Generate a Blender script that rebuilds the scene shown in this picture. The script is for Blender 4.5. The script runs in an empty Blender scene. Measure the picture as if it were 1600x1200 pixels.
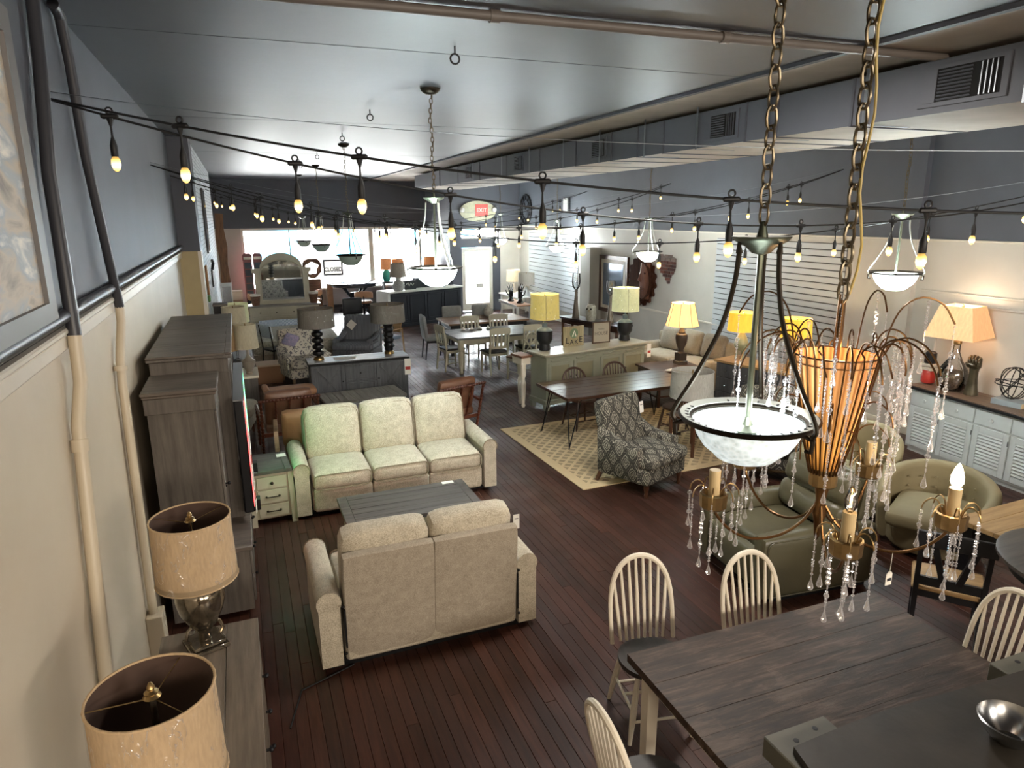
import bpy, bmesh, math, random
from math import pi, sin, cos, radians as rad, sqrt
from mathutils import Vector, Matrix, Euler
random.seed(7)
S = bpy.context.scene
C = S.collection

# ---------------------------------------------------------------- camera
CAM_H = 3.2
def make_camera():
    pitch, yaw, roll = rad(13.974), rad(21.344), rad(-0.4254)
    fwd = Vector((sin(yaw)*cos(pitch), cos(yaw)*cos(pitch), -sin(pitch)))
    right = Vector((cos(yaw), -sin(yaw), 0)); up = right.cross(fwd)
    r2 = right*cos(roll) + up*sin(roll); u2 = -right*sin(roll) + up*cos(roll)
    cd = bpy.data.cameras.new('camera'); cd.sensor_width = 36; cd.lens = 36*1070.17/1600
    cd.clip_start = 0.05; cd.clip_end = 300
    co = bpy.data.objects.new('camera', cd); C.objects.link(co)
    m = Matrix((r2, u2, -fwd)).transposed().to_4x4(); m.translation = (0, 0, CAM_H)
    co.matrix_world = m; S.camera = co
make_camera()

# ---------------------------------------------------------------- world, lights, exposure
S.view_settings.view_transform = 'Standard'; S.view_settings.look = 'None'
S.view_settings.exposure = 0.95; S.view_settings.gamma = 1.0; S.view_settings.use_curve_mapping = False
W = bpy.data.worlds.new('daylight'); S.world = W; W.use_nodes = True
W.node_tree.nodes['Background'].inputs[0].default_value = (0.92, 0.96, 1.0, 1)
W.node_tree.nodes['Background'].inputs[1].default_value = 34.0
def light(kind, name, loc, energy, col=(1, 1, 1), size=0.1, size_y=None, rot=(0, 0, 0), portal=False, spread=None):
    l = bpy.data.lights.new(name, kind); l.energy = energy; l.color = col
    if kind == 'AREA':
        l.shape = 'RECTANGLE' if size_y else 'SQUARE'; l.size = size
        if size_y: l.size_y = size_y
        if portal: l.cycles.is_portal = True
    else: l.shadow_soft_size = size
    o = bpy.data.objects.new(name, l); C.objects.link(o); o.location = loc; o.rotation_euler = rot
    return o


WARM = (1.0, 0.80, 0.58); NEUT = (1.0, 0.93, 0.85); COOL = (0.93, 0.97, 1.0)
# unseen fill lamps added behind the camera, tilted into the room
light('AREA', 'fill_lamp', (1.2, -5.5, 4.1), 230, (1.0, 0.84, 0.66), 3.0, 1.2, rot=(rad(58), 0, rad(-8)))
light('AREA', 'fill_lamp', (5.8, -5.5, 4.1), 300, NEUT, 3.0, 1.2, rot=(rad(60), 0, rad(8)))
light('AREA', 'fill_lamp', (3.4, 4.6, 4.3), 60, NEUT, 0.6, 0.6)  # fill lamp just under the ceiling ahead of the camera, no fixture

# ---------------------------------------------------------------- materials
def srgb(h):
    h = h.lstrip('#'); v = [int(h[i:i+2], 16)/255 for i in (0, 2, 4)]
    return tuple(c/12.92 if c <= 0.04045 else ((c+0.055)/1.055)**2.4 for c in v) + (1,)
class N:
    def __init__(s, name):
        s.m = bpy.data.materials.new(name); s.m.use_nodes = True; s.t = s.m.node_tree
        s.b = s.t.nodes['Principled BSDF']; s.out = s.t.nodes['Material Output']
    def n(s, t, **k):
        x = s.t.nodes.new(t)
        for a, v in k.items():
            if hasattr(x, a): setattr(x, a, v)
            else: x.inputs[a.replace('_', ' ')].default_value = v
        return x
    def l(s, a, b): s.t.links.new(a, b)
    def obj(s, scale=(1, 1, 1), rot=(0, 0, 0)):
        c = s.n('ShaderNodeTexCoord'); m = s.n('ShaderNodeMapping')
        m.inputs['Scale'].default_value = scale; m.inputs['Rotation'].default_value = rot
        s.l(c.outputs['Object'], m.inputs['Vector']); return m.outputs[0]
    def ramp(s, f, stops):
        r = s.n('ShaderNodeValToRGB'); e = r.color_ramp.elements
        while len(e) < len(stops): e.new(0.5)
        for x, (p, c) in zip(e, stops): x.position = p; x.color = c if len(c) == 4 else (*c, 1)
        s.l(f, r.inputs[0]); return r.outputs[0]
    def mix(s, f, a, b, mode='MIX'):
        x = s.n('ShaderNodeMix', data_type='RGBA', blend_type=mode)
        for v, i in ((f, 0), (a, 6), (b, 7)):
            if isinstance(v, (int, float, tuple)): x.inputs[i].default_value = v
            else: s.l(v, x.inputs[i])
        return x.outputs[2]
    def math(s, op, a, b=0.0):
        x = s.n('ShaderNodeMath', operation=op)
        for v, i in ((a, 0), (b, 1)):
            if isinstance(v, (int, float)): x.inputs[i].default_value = v
            else: s.l(v, x.inputs[i])
        return x.outputs[0]
    def bump(s, h, strength=0.3, dist=0.01):
        b = s.n('ShaderNodeBump'); b.inputs['Strength'].default_value = strength; b.inputs['Distance'].default_value = dist
        s.l(h, b.inputs['Height']); s.l(b.outputs[0], s.b.inputs['Normal'])
    def base(s, c):
        if isinstance(c, tuple): s.b.inputs['Base Color'].default_value = c
        else: s.l(c, s.b.inputs['Base Color'])
    def set(s, rough=0.5, metal=0.0, spec=None):
        s.b.inputs['Roughness'].default_value = rough; s.b.inputs['Metallic'].default_value = metal
        if spec is not None: s.b.inputs['Specular IOR Level'].default_value = spec
        return s.m
def shade_of(c, f): return tuple(min(1, v*f) for v in c[:3]) + (1,)
def plain(name, h, rough=0.5, metal=0.0, var=0.0, vs=6, bump=0.0, bs=60, spec=None):
    g = N(name); c = srgb(h)
    if var:
        t = g.n('ShaderNodeTexNoise', Scale=vs, Detail=4); g.l(g.obj(), t.inputs['Vector'])
        g.base(g.ramp(t.outputs[0], [(0.3, shade_of(c, 1-var)), (0.7, shade_of(c, 1+var))]))
    else: g.base(c)
    if bump:
        t = g.n('ShaderNodeTexNoise', Scale=bs, Detail=3); g.l(g.obj(), t.inputs['Vector']); g.bump(t.outputs[0], bump, 0.004)
    return g.set(rough, metal, spec)
def wood(name, dark, lite, axis='x', sc=5, rough=0.5, bump=0.15, spec=None):
    g = N(name); k = {'x': (0.09, 1, 1), 'y': (1, 0.09, 1), 'z': (1, 1, 0.09)}[axis]
    v = g.obj(tuple(i*sc for i in k))
    t = g.n('ShaderNodeTexNoise', Scale=4, Detail=6, Roughness=0.65); g.l(v, t.inputs['Vector'])
    t2 = g.n('ShaderNodeTexNoise', Scale=0.7, Detail=2); g.l(v, t2.inputs['Vector'])
    f = g.math('ADD', g.math('MULTIPLY', t.outputs[0], 0.65), g.math('MULTIPLY', t2.outputs[0], 0.35))
    g.base(g.ramp(f, [(0.36, srgb(dark)), (0.64, srgb(lite))])); g.bump(t.outputs[0], bump, 0.003)
    return g.set(rough, 0, spec)
def cloth(name, dark, lite, sc=160, rough=0.95, bump=0.35):
    g = N(name); t = g.n('ShaderNodeTexNoise', Scale=sc, Detail=2, Roughness=0.7); g.l(g.obj(), t.inputs['Vector'])
    t2 = g.n('ShaderNodeTexNoise', Scale=sc*0.12, Detail=2); g.l(g.obj(), t2.inputs['Vector'])
    f = g.math('ADD', g.math('MULTIPLY', t.outputs[0], 0.75), g.math('MULTIPLY', t2.outputs[0], 0.25))
    g.base(g.ramp(f, [(0.35, srgb(dark)), (0.65, srgb(lite))])); g.bump(t.outputs[0], bump, 0.002)
    g.b.inputs['Sheen Weight'].default_value = 0.15
    return g.set(rough, 0, 0.2)
def emit(name, c, strength):
    g = N(name); g.b.inputs['Base Color'].default_value = c; g.b.inputs['Emission Color'].default_value = c
    g.b.inputs['Emission Strength'].default_value = strength; return g.set(0.4)
def glass(name, c=(1, 1, 1, 1), rough=0.03, alpha=0.3):
    g = N(name); g.b.inputs['Base Color'].default_value = c
    tr = g.n('ShaderNodeBsdfTransparent'); tr.inputs[0].default_value = c
    gl = g.n('ShaderNodeBsdfGlossy'); gl.inputs['Roughness'].default_value = rough; gl.inputs[0].default_value = (1, 1, 1, 1)
    fr = g.n('ShaderNodeFresnel'); fr.inputs[0].default_value = 1.5
    f = g.math('ADD', fr.outputs[0], alpha*0.25)
    mx = g.n('ShaderNodeMixShader'); g.l(f, mx.inputs[0]); g.l(tr.outputs[0], mx.inputs[1]); g.l(gl.outputs[0], mx.inputs[2])
    g.l(mx.outputs[0], g.out.inputs[0]); return g.m
def lampshade(name, h, glow=0.0, gcol=(1.0, 0.62, 0.28, 1), sc=60, pleat=None):
    g = N(name); c = srgb(h); t = g.n('ShaderNodeTexNoise', Scale=sc, Detail=3); g.l(g.obj((1, 1, 0.25)), t.inputs['Vector'])
    col = g.ramp(t.outputs[0], [(0.35, shade_of(c, 0.92)), (0.65, shade_of(c, 1.06))]); g.base(col)
    g.b.inputs['Emission Color'].default_value = gcol
    if glow: g.l(g.mix(1.0, col, gcol, 'MULTIPLY'), g.b.inputs['Emission Color'])
    g.b.inputs['Emission Strength'].default_value = glow
    return g.set(0.85, 0, 0.2)

# ---------------------------------------------------------------- mesh builder
class B:
    def __init__(s): s.bm = bmesh.new()
    def _xf(s, vs, M):
        for v in vs: v.co = M @ v.co
        return vs
    def box(s, c, d, r=(0, 0, 0), bv=0.0, seg=1):
        ret = bmesh.ops.create_cube(s.bm, size=1)['verts']
        for v in ret: v.co = Vector((v.co.x*d[0], v.co.y*d[1], v.co.z*d[2]))
        if bv:
            es = list({e for v in ret for e in v.link_edges})
            ret = list({v for f in bmesh.ops.bevel(s.bm, geom=es, offset=min(bv, min(d)*0.45), segments=seg, profile=0.5, affect='EDGES')['faces'] for v in f.verts})
        M = Matrix.Translation(c) @ Euler(r).to_matrix().to_4x4()
        s._xf(ret, M); return s
    def b2(s, x0, x1, y0, y1, z0, z1, bv=0.0):
        return s.box(((x0+x1)/2, (y0+y1)/2, (z0+z1)/2), (abs(x1-x0), abs(y1-y0), abs(z1-z0)), bv=bv)
    def cyl(s, p0, p1, r0, r1=None, n=10): return s.tube([p0, p1], [r0, r0 if r1 is None else r1], n)
    def tube(s, pts, r, n=6, closed=False, caps=True):
        pts = [Vector(p) for p in pts]; m = len(pts); rs = r if isinstance(r, (list, tuple)) else [r]*m
        d0 = (pts[1]-pts[0]).normalized(); u = d0.orthogonal().normalized(); rings = []; prev = d0
        for i, p in enumerate(pts):
            if closed: d = (pts[(i+1) % m]-pts[i-1])
            else: d = pts[min(i+1, m-1)]-pts[max(i-1, 0)]
            d = d.normalized() if d.length > 1e-9 else prev
            u = (u - d*u.dot(d)); u = u.normalized() if u.length > 1e-6 else d.orthogonal().normalized()
            w = d.cross(u); prev = d
            rings.append([s.bm.verts.new(p + (u*cos(2*pi*k/n)+w*sin(2*pi*k/n))*rs[i]) for k in range(n)])
        for i in range(m if closed else m-1):
            a, b = rings[i], rings[(i+1) % m]
            for k in range(n): s.bm.faces.new((a[k], a[(k+1) % n], b[(k+1) % n], b[k]))
        if caps and not closed:
            s.bm.faces.new(rings[0][::-1]); s.bm.faces.new(rings[-1])
        return s
    def lathe(s, prof, c=(0, 0, 0), n=20, M=None, cap=True, fl=None):
        M = M or Matrix(); c = Vector(c); rings = []
        for r, z in prof:
            if r < 1e-5: rings.append([s.bm.verts.new(M @ Vector((0, 0, z)) + c)])
            else:
                ring = []
                for k in range(n):
                    rr = r*(1+(fl[1]*cos(fl[0]*2*pi*k/n) if fl else 0)); ring.append(s.bm.verts.new(M @ Vector((rr*cos(2*pi*k/n), rr*sin(2*pi*k/n), z)) + c))
                rings.append(ring)
        for a, b in zip(rings, rings[1:]):
            for k in range(n):
                k2 = (k+1) % n
                if len(a) == 1 and len(b) == 1: break
                if len(a) == 1: s.bm.faces.new((a[0], b[k2], b[k]))
                elif len(b) == 1: s.bm.faces.new((a[k], a[k2], b[0]))
                else: s.bm.faces.new((a[k], a[k2], b[k2], b[k]))
        if cap:
            if len(rings[0]) > 1: s.bm.faces.new(rings[0][::-1])
            if len(rings[-1]) > 1: s.bm.faces.new(rings[-1])
        return s
    def shell(s, prof, t=0.004, c=(0, 0, 0), n=24, M=None, fl=None):   # thin wall: outer profile then back down the inside
        return s.lathe(list(prof) + [(max(r-t, 0.0), z) for r, z in reversed(prof)] + [prof[0]], c, n, M, cap=False, fl=fl)
    def prism(s, pts, h, M=None):
        M = M or Matrix(); a = [s.bm.verts.new(M @ Vector((x, y, 0))) for x, y in pts]; b = [s.bm.verts.new(M @ Vector((x, y, h))) for x, y in pts]
        n = len(pts); s.bm.faces.new(a[::-1]); s.bm.faces.new(b)
        for i in range(n): s.bm.faces.new((a[i], a[(i+1) % n], b[(i+1) % n], b[i]))
        return s
    def cush(s, c, d, r=0.05, bulge=(0, 0, 0), rot=(0, 0, 0), n=7, wave=0.0):
        m_ = n+1; vd = {}
        def vert(p):
            k = tuple(round(x*m_) for x in p)
            if k not in vd: vd[k] = s.bm.verts.new(p)
            return vd[k]
        for ax in range(3):
            for sg in (-1, 1):
                for i in range(m_):
                    for j in range(m_):
                        q4 = []
                        for a, b in ((i, j), (i+1, j), (i+1, j+1), (i, j+1)):
                            p = [0, 0, 0]; p[ax] = sg; p[(ax+1) % 3] = -1+2*a/m_; p[(ax+2) % 3] = -1+2*b/m_; q4.append(vert(p))
                        s.bm.faces.new(q4 if sg > 0 else q4[::-1])
        vs = list(vd.values())
        h = Vector(d)/2; M = Matrix.Translation(c) @ Euler(rot).to_matrix().to_4x4(); r = min(r, min(h)*0.98)
        for v in vs:
            q = v.co.copy()
            p = Vector((q.x*h.x, q.y*h.y, q.z*h.z)); inn = Vector([max(-h[i]+r, min(h[i]-r, p[i])) for i in range(3)])
            e = p-inn; p = inn + (e.normalized()*r if e.length > 1e-9 else e)
            for i in range(3):
                j, k = (i+1) % 3, (i+2) % 3
                p[i] += bulge[i]*q[i]*(1-q[j]**2)*(1-q[k]**2)
            if wave: p.z += wave*sin(9*q.x+3*q.y)*(1-q.x**2)*(1-q.y**2)
            v.co = M @ p
        return s
    def ball(s, c, r, n=10, sc=(1, 1, 1)):
        m = max(4, n//2)
        return s.lathe([(r*sin(pi*i/m), -r*cos(pi*i/m)*sc[2]) if 0 < i < m else (0, (-r if i == 0 else r)*sc[2]) for i in range(m+1)], c, n)
    def surf(s, f, nu, nv, cu=False):
        g = [[s.bm.verts.new(f(i/nu, j/nv)) for j in range(nv+1)] for i in range(nu if cu else nu+1)]
        m = len(g)
        for i in range(m if cu else nu):
            for j in range(nv): s.bm.faces.new((g[i][j], g[(i+1) % m][j], g[(i+1) % m][j+1], g[i][j+1]))
        return s
    def mesh(s, name, m, smooth=True, angle=40):
        me = bpy.data.meshes.new(name); bmesh.ops.recalc_face_normals(s.bm, faces=s.bm.faces)
        s.bm.to_mesh(me); s.bm.free()
        if m: me.materials.append(m)
        if smooth:
            me.polygons.foreach_set('use_smooth', [True]*len(me.polygons)); me.set_sharp_from_angle(angle=rad(angle))
        return me
def O(name, data, parent=None, loc=(0, 0, 0), rot=(0, 0, 0)):
    o = bpy.data.objects.new(name, data); C.objects.link(o); o.location = loc; o.rotation_euler = rot
    if parent: o.parent = parent
    return o
def T(name, label, cat, loc=(0, 0, 0), rz=0.0, group=None):
    o = O(name, None, None, loc, (0, 0, rad(rz))); o.empty_display_size = 0.1
    o['label'] = label; o['category'] = cat
    if group: o['group'] = group
    return o
def P(parent, name, m, b, loc=(0, 0, 0), rot=(0, 0, 0), label=None, smooth=True, angle=40, kind=None):
    me = b if isinstance(b, bpy.types.Mesh) else b.mesh(name, m, smooth, angle)
    o = O(name, me, parent, loc, rot)
    if label: o['label'] = label
    if kind: o['kind'] = kind
    return o
def solo(name, m, b, label, cat, loc=(0, 0, 0), rot=(0, 0, 0), group=None, smooth=True):
    o = P(None, name, m, b, loc, rot, label, smooth); o['category'] = cat
    if group: o['group'] = group
    return o
def struct(name, m, b, smooth=False, parent=None, kind=True):
    o = P(parent, name, m, b, smooth=smooth)
    if kind: o['kind'] = 'structure'
    return o
def dup(root, loc, rz, label=None, name=None):
    r = root.copy(); C.objects.link(r); r.location = loc; r.rotation_euler = (0, 0, rad(rz))
    if label: r['label'] = label
    for ch in root.children:
        c = ch.copy(); C.objects.link(c); c.parent = r
        for g in ch.children:
            d = g.copy(); C.objects.link(d); d.parent = c
    return r
def arc(c, r, a0, a1, n, plane='xz'):
    out = []
    for i in range(n+1):
        a = a0+(a1-a0)*i/n; u, v = r*cos(a), r*sin(a)
        out.append({'xz': (c[0]+u, c[1], c[2]+v), 'xy': (c[0]+u, c[1]+v, c[2]), 'yz': (c[0], c[1]+u, c[2]+v)}[plane])
    return out
def smooth(pts, k=4):   # Catmull-Rom through the points
    p = [Vector(q) for q in pts]; p = [p[0]*2-p[1]]+p+[p[-1]*2-p[-2]]; out = []
    for a, b, c, d in zip(p, p[1:], p[2:], p[3:]):
        for i in range(k):
            t = i/k; out.append(0.5*((2*b)+(c-a)*t+(2*a-5*b+4*c-d)*t*t+(3*b-a-3*c+d)*t**3))
    return out+[p[-2]]
def rrect(w, d, r, n=4):
    out = []
    for cx, cy, a in ((w/2-r, d/2-r, 0), (-w/2+r, d/2-r, pi/2), (-w/2+r, -d/2+r, pi), (w/2-r, -d/2+r, 3*pi/2)):
        for i in range(n+1): out.append((cx+r*cos(a+pi/2*i/n), cy+r*sin(a+pi/2*i/n)))
    return out
def text(parent, name, s, m, size, loc, rot, ext=0.001, label=None, align='CENTER', kind=None, bold=0.0):
    cu = bpy.data.curves.new(name, 'FONT'); cu.body = s; cu.size = size; cu.align_x = align; cu.align_y = 'CENTER'; cu.extrude = ext; cu.offset = bold
    tmp = bpy.data.objects.new('tmp_text', cu); C.objects.link(tmp); bpy.context.view_layer.update()
    me = bpy.data.meshes.new_from_object(tmp.evaluated_get(bpy.context.evaluated_depsgraph_get())); bpy.data.objects.remove(tmp); bpy.data.curves.remove(cu)
    me.name = name; me.materials.clear(); me.materials.append(m); o = O(name, me, parent, loc, rot)
    if label: o['label'] = label
    return o
# ---------------------------------------------------------------- palette
m_gray = plain('slate_wall_paint', '#53565e', 0.6, var=0.06, vs=2, bump=0.15, bs=25)
m_dark = plain('dark_wall_paint', '#4a4c54', 0.6, var=0.05, vs=2)
m_cream = plain('cream_wall_paint', '#cbbfaa', 0.45, var=0.05, vs=1.6, bump=0.3, bs=18)
m_wallr = plain('warm_gray_plaster', '#c3bdb2', 0.6, var=0.07, vs=1.4, bump=0.3, bs=14)
m_ceil = plain('ceiling_paint', '#505259', 0.46, var=0.05, vs=1.2, bump=0.2, bs=6)
m_beige = plain('beige_duct_insulation', '#a59a8e', 0.7, var=0.1, vs=3, bump=0.2, bs=8)
m_white = plain('white_paint', '#dcdbd6', 0.5, var=0.03)
m_trim = plain('cream_trim_paint', '#d8d0c0', 0.35)
m_black = plain('black_metal', '#131316', 0.45, 0.4)
m_blackp = plain('black_paint', '#17181c', 0.4)
m_rubber = plain('black_rubber', '#0f1012', 0.55)
m_paper = plain('white_paper', '#e6e2d8', 0.8)
m_bronze = plain('dark_bronze', '#3a342c', 0.38, 0.85, var=0.15)
m_chain = plain('antique_chain', '#6a5f4c', 0.35, 0.9)
m_brass = plain('aged_brass', '#9a8158', 0.32, 0.95, var=0.2, vs=20)
m_gold = plain('gilt_wire', '#7a5a38', 0.3, 0.9)
m_goldd = plain('dark_gilt_wire', '#5e4326', 0.35, 0.85)
m_steel = plain('steel', '#9fa0a0', 0.22, 1.0)
m_zinc = plain('galvanised_strap', '#7f8388', 0.4, 0.8)
m_glass = glass('clear_glass')
m_filament = emit('lamp_filament', (1.0, 0.62, 0.25, 1), 5)

# ---------------------------------------------------------------- room shell
XL, XR, YF, YB, ZC = -0.86, 8.9, 25.0, -8.0, 4.36
def floor():
    g = N('floor_boards'); a = g.n('ShaderNodeAttribute', attribute_name='tone')
    t = g.n('ShaderNodeTexNoise', Scale=3, Detail=6, Roughness=0.7); g.l(g.obj((14, 0.9, 1)), t.inputs['Vector'])
    f = g.math('ADD', g.math('MULTIPLY', t.outputs[0], 0.75), g.math('MULTIPLY', a.outputs['Fac'], 0.25))
    g.base(g.ramp(f, [(0.2, srgb('#1d100b')), (0.5, srgb('#3c2219')), (0.8, srgb('#563428'))]))
    r = g.n('ShaderNodeTexNoise', Scale=2.2, Detail=4); g.l(g.obj(), r.inputs['Vector'])
    g.l(g.ramp(r.outputs[0], [(0.3, (0.3, 0.3, 0.3)), (0.7, (0.55, 0.55, 0.55))]), g.b.inputs['Roughness'])
    g.bump(t.outputs[0], 0.15, 0.002); m_floor = g.m; g.b.inputs['Specular IOR Level'].default_value = 0.45
    m_gap = plain('floor_gap', '#140a07', 0.8)
    fl = struct('floor', m_gap, B().b2(XL-0.3, XR+0.3, YB, YF+0.3, -0.12, -0.012))
    wd = 0.083; gap = 0.0009; singles = []; rest = []
    nx = int((XR-XL)/wd)+1; rnd = random.Random(3)
    for i in range(nx):
        x0 = XL+i*wd; y = YB-rnd.random()*2
        while y < YF:
            L = rnd.uniform(1.6, 3.6); y1 = min(y+L, YF)
            cx, cy = x0+wd/2, (y+y1)/2
            d = sqrt(cx*cx+cy*cy+CAM_H**2); vis = cy > 2.2 and -0.2 < cx < 5.2 and cx < 0.55+cy*1.05 and y < 9.5
            (singles if vis else rest).append((d, x0+gap, x0+wd-gap, max(y, YB)+gap, y1-gap, rnd.random()))
            y = y1
    singles.sort(); rest += singles[296:]; singles = singles[:296]
    def plank_mesh(rows, name):
        vs, fs, tn = [], [], []
        for _, x0, x1, y0, y1, tone in rows:
            k = len(vs); c = 0.002; dz = (tone-0.5)*0.0014
            for (ox, z) in ((0, -0.012), (0, -c+dz), (c, dz)):
                vs += [(x0+ox, y0+ox, z), (x1-ox, y0+ox, z), (x1-ox, y1-ox, z), (x0+ox, y1-ox, z)]
            for q in range(2):
                for e in range(4): fs.append((k+q*4+e, k+q*4+(e+1) % 4, k+q*4+4+(e+1) % 4, k+q*4+4+e))
            fs.append((k+8, k+9, k+10, k+11)); tn += [tone]*12
        me = bpy.data.meshes.new(name); me.from_pydata(vs, [], fs); me.materials.append(m_floor)
        at = me.attributes.new('tone', 'FLOAT', 'POINT'); at.data.foreach_set('value', tn); return me
    for r in singles: O('plank', plank_mesh([r], 'plank'), fl)
    o = O('planks', plank_mesh(rest, 'planks'), fl); o['kind'] = 'stuff'
floor()

struct('ceiling', m_ceil, B().b2(XL-0.3, 4.3, YB, YF+0.3, ZC, ZC+0.15))
struct('ceiling_right', m_beige, B().b2(4.36, XR+0.3, YB, YF+0.3, ZC-0.01, ZC+0.15))
struct('ceiling_shadow_strip', m_dark, B().b2(4.3, 4.36, YB, YF, ZC-0.03, ZC+0.15))  # dark strip painted in for the shadow gap along the beige ceiling
for y, a in ((5.35, 0.002), (9.6, 0.002), (14.5, 0.002)):
    struct('trim_ceiling_joint', m_ceil, B().b2(XL, 4.3, y-0.006, y+0.006, ZC-a, ZC+0.02))
RAIL = 2.66
struct('wall_left', m_gray, B().b2(XL-0.2, XL, YB, 12.0, RAIL, ZC))
struct('wall_left_lower', m_cream, B().b2(XL-0.2, XL, YB, 12.0, -0.1, RAIL))
struct('trim_left', m_trim, B().b2(XL, XL+0.03, YB, 11.98, RAIL-0.10, RAIL-0.02, 0.01))
struct('trim_left_cap', m_trim, B().b2(XL, XL+0.045, YB, 11.98, RAIL-0.02, RAIL+0.01, 0.008))
struct('column_left', m_dark, B().b2(XL-0.2, -0.56, 12.0, 12.7, RAIL, ZC))
struct('column_left_lower', plain('tan_column_paint', '#a8966c', 0.5, var=0.04), B().b2(XL-0.2, -0.56, 12.0, 12.7, -0.1, RAIL))
struct('trim_column', m_trim, B().b2(-0.60, -0.545, 11.985, 12.02, -0.1, RAIL))
def white_brick():
    g = N('whitewashed_brick'); br = g.n('ShaderNodeTexBrick'); br.inputs['Scale'].default_value = 1
    br.inputs['Brick Width'].default_value = 0.22; br.inputs['Row Height'].default_value = 0.075; br.inputs['Mortar Size'].default_value = 0.008
    br.inputs['Color1'].default_value = srgb('#dfe3e6'); br.inputs['Color2'].default_value = srgb('#c3c9ce'); br.inputs['Mortar'].default_value = srgb('#9a9fa5')
    c = g.n('ShaderNodeTexCoord'); sx = g.n('ShaderNodeSeparateXYZ'); cx = g.n('ShaderNodeCombineXYZ'); g.l(c.outputs['Object'], sx.inputs[0])
    g.l(sx.outputs[1], cx.inputs[0]); g.l(sx.outputs[2], cx.inputs[1]); g.l(cx.outputs[0], br.inputs['Vector'])
    g.base(br.outputs['Color']); g.bump(br.outputs['Fac'], -0.6, 0.01); return g.set(0.6)
struct('wall_left_brick', white_brick(), B().b2(XL-0.2, -0.58, 12.7, 21.5, -0.1, ZC))
struct('wall_left_far', m_dark, B().b2(XL-0.2, -0.7, 21.5, YF+0.2, 2.75, ZC))
struct('wall_left_far_lower', plain('beige_far_paint', '#b9b1a6', 0.6), B().b2(XL-0.2, -0.7, 21.5, YF+0.2, -0.1, 2.75))
struct('wall_right', m_gray, B().b2(XR, XR+0.2, YB, YF, 2.81, ZC))
struct('wall_right_lower', m_wallr, B().b2(XR, XR+0.2, YB, YF, -0.1, 2.81))
struct('trim_right', m_trim, B().b2(XR-0.02, XR, YB, 22, 2.79, 2.82, 0.006))
struct('baseboard_right', m_trim, B().b2(XR-0.02, XR, YB, 22, 0, 0.14, 0.006))
struct('wall_back', m_cream, B().b2(XL-0.2, XR+0.2, YB-0.2, YB, -0.1, ZC))
# chair rail strips of the panelling low on the right wall
struct('trim_dado', m_trim, B().b2(XR-0.025, XR, 9.4, 14.6, 0.96, 1.0, 0.006))
struct('trim_panel', m_wallr, B().b2(XR-0.03, XR, 3.5, 6.9, 2.10, 2.13, 0.006))
struct('trim_panel', m_wallr, B().b2(XR-0.03, XR, 3.5, 6.6, 1.96, 1.99, 0.006))
struct('trim_panel', m_wallr, B().b2(XR-0.03, XR, 6.57, 6.6, 1.0, 1.96, 0.006))
struct('column_right', m_gray, B().b2(XR-0.09, XR, 7.0, 7.25, 2.81, ZC))
struct('column_right_lower', m_wallr, B().b2(XR-0.09, XR, 7.0, 7.25, -0.1, 2.81))
struct('column_right_far', plain('greige_column_paint', '#8d887e', 0.6), B().b2(XR-0.35, XR, 16.2, 16.75, -0.1, 2.3))
# shop front
struct('wall_front', m_dark, B().b2(XL-0.2, 6.6, YF, YF+0.25, 2.78, ZC))
struct('wall_front_left', plain('putty_paint', '#b4aca2', 0.6), B().b2(XL-0.2, 0.12, YF, YF+0.25, -0.1, 2.78))
struct('wall_front_sill', plain('sill_paint', '#b7b0b4', 0.6), B().b2(0.12, 6.6, YF, YF+0.25, -0.1, 0.72))
struct('baseboard_front', m_blackp, B().b2(XL, 6.6, YF-0.02, YF, 0, 0.1))
struct('wall_entry', m_dark, B().b2(6.45, 6.85, 22, YF+0.2, -0.1, ZC).b2(6.85, 8.15, 22, 22.2, 2.75, ZC).b2(6.85, 8.15, 22, 22.2, 2.12, 2.40).b2(7.95, 8.2, 22, 22.2, -0.1, 2.4))
struct('wall_entry_right', m_dark, B().b2(8.15, XR, 22, 22.2, 2.78, ZC))
struct('wall_entry_right_lower', m_wallr, B().b2(8.2, XR, 21.98, 22.2, -0.1, 2.78))
m_frame = plain('window_frame_paint', '#cfc8bb', 0.45)
m_pane = glass('window_glass', alpha=0.05)
xs = [0.16, 1.66, 4.42, 6.2, 6.45]
w = struct('window_1', m_frame, B().b2(0.12, 6.45, YF+0.02, YF+0.14, 2.70, 2.78).b2(0.12, 6.45, YF+0.02, YF+0.14, 0.72, 0.78).b2(0.12, 0.2, YF+0.02, YF+0.14, 0.78, 2.7)
    .b2(1.63, 1.67, YF+0.04, YF+0.12, 0.78, 2.7).b2(4.34, 4.5, YF+0.0, YF+0.14, 0.78, 2.7).b2(6.17, 6.25, YF+0.02, YF+0.14, 0.78, 2.7))
for a, b in zip(xs, xs[1:]): P(w, 'pane', m_pane, B().b2(a, b, YF+0.07, YF+0.078, 0.76, 2.72))
w = struct('window_2', m_frame, B().b2(6.85, 8.1, 22.05, 22.15, 2.40, 2.44).b2(6.85, 8.1, 22.05, 22.15, 2.71, 2.75).b2(7.45, 7.49, 22.06, 22.14, 2.44, 2.71))
P(w, 'pane', m_pane, B().b2(6.85, 8.1, 22.1, 22.108, 2.42, 2.73))
d = struct('door_1', m_frame, B().b2(6.87, 6.99, 22.06, 22.12, 0.02, 2.1).b2(7.83, 7.95, 22.06, 22.12, 0.02, 2.1).b2(6.99, 7.83, 22.06, 22.12, 1.98, 2.1).b2(6.99, 7.83, 22.06, 22.12, 0.02, 0.26))
P(d, 'pane', m_pane, B().b2(6.98, 7.84, 22.09, 22.098, 0.25, 1.99))
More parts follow.
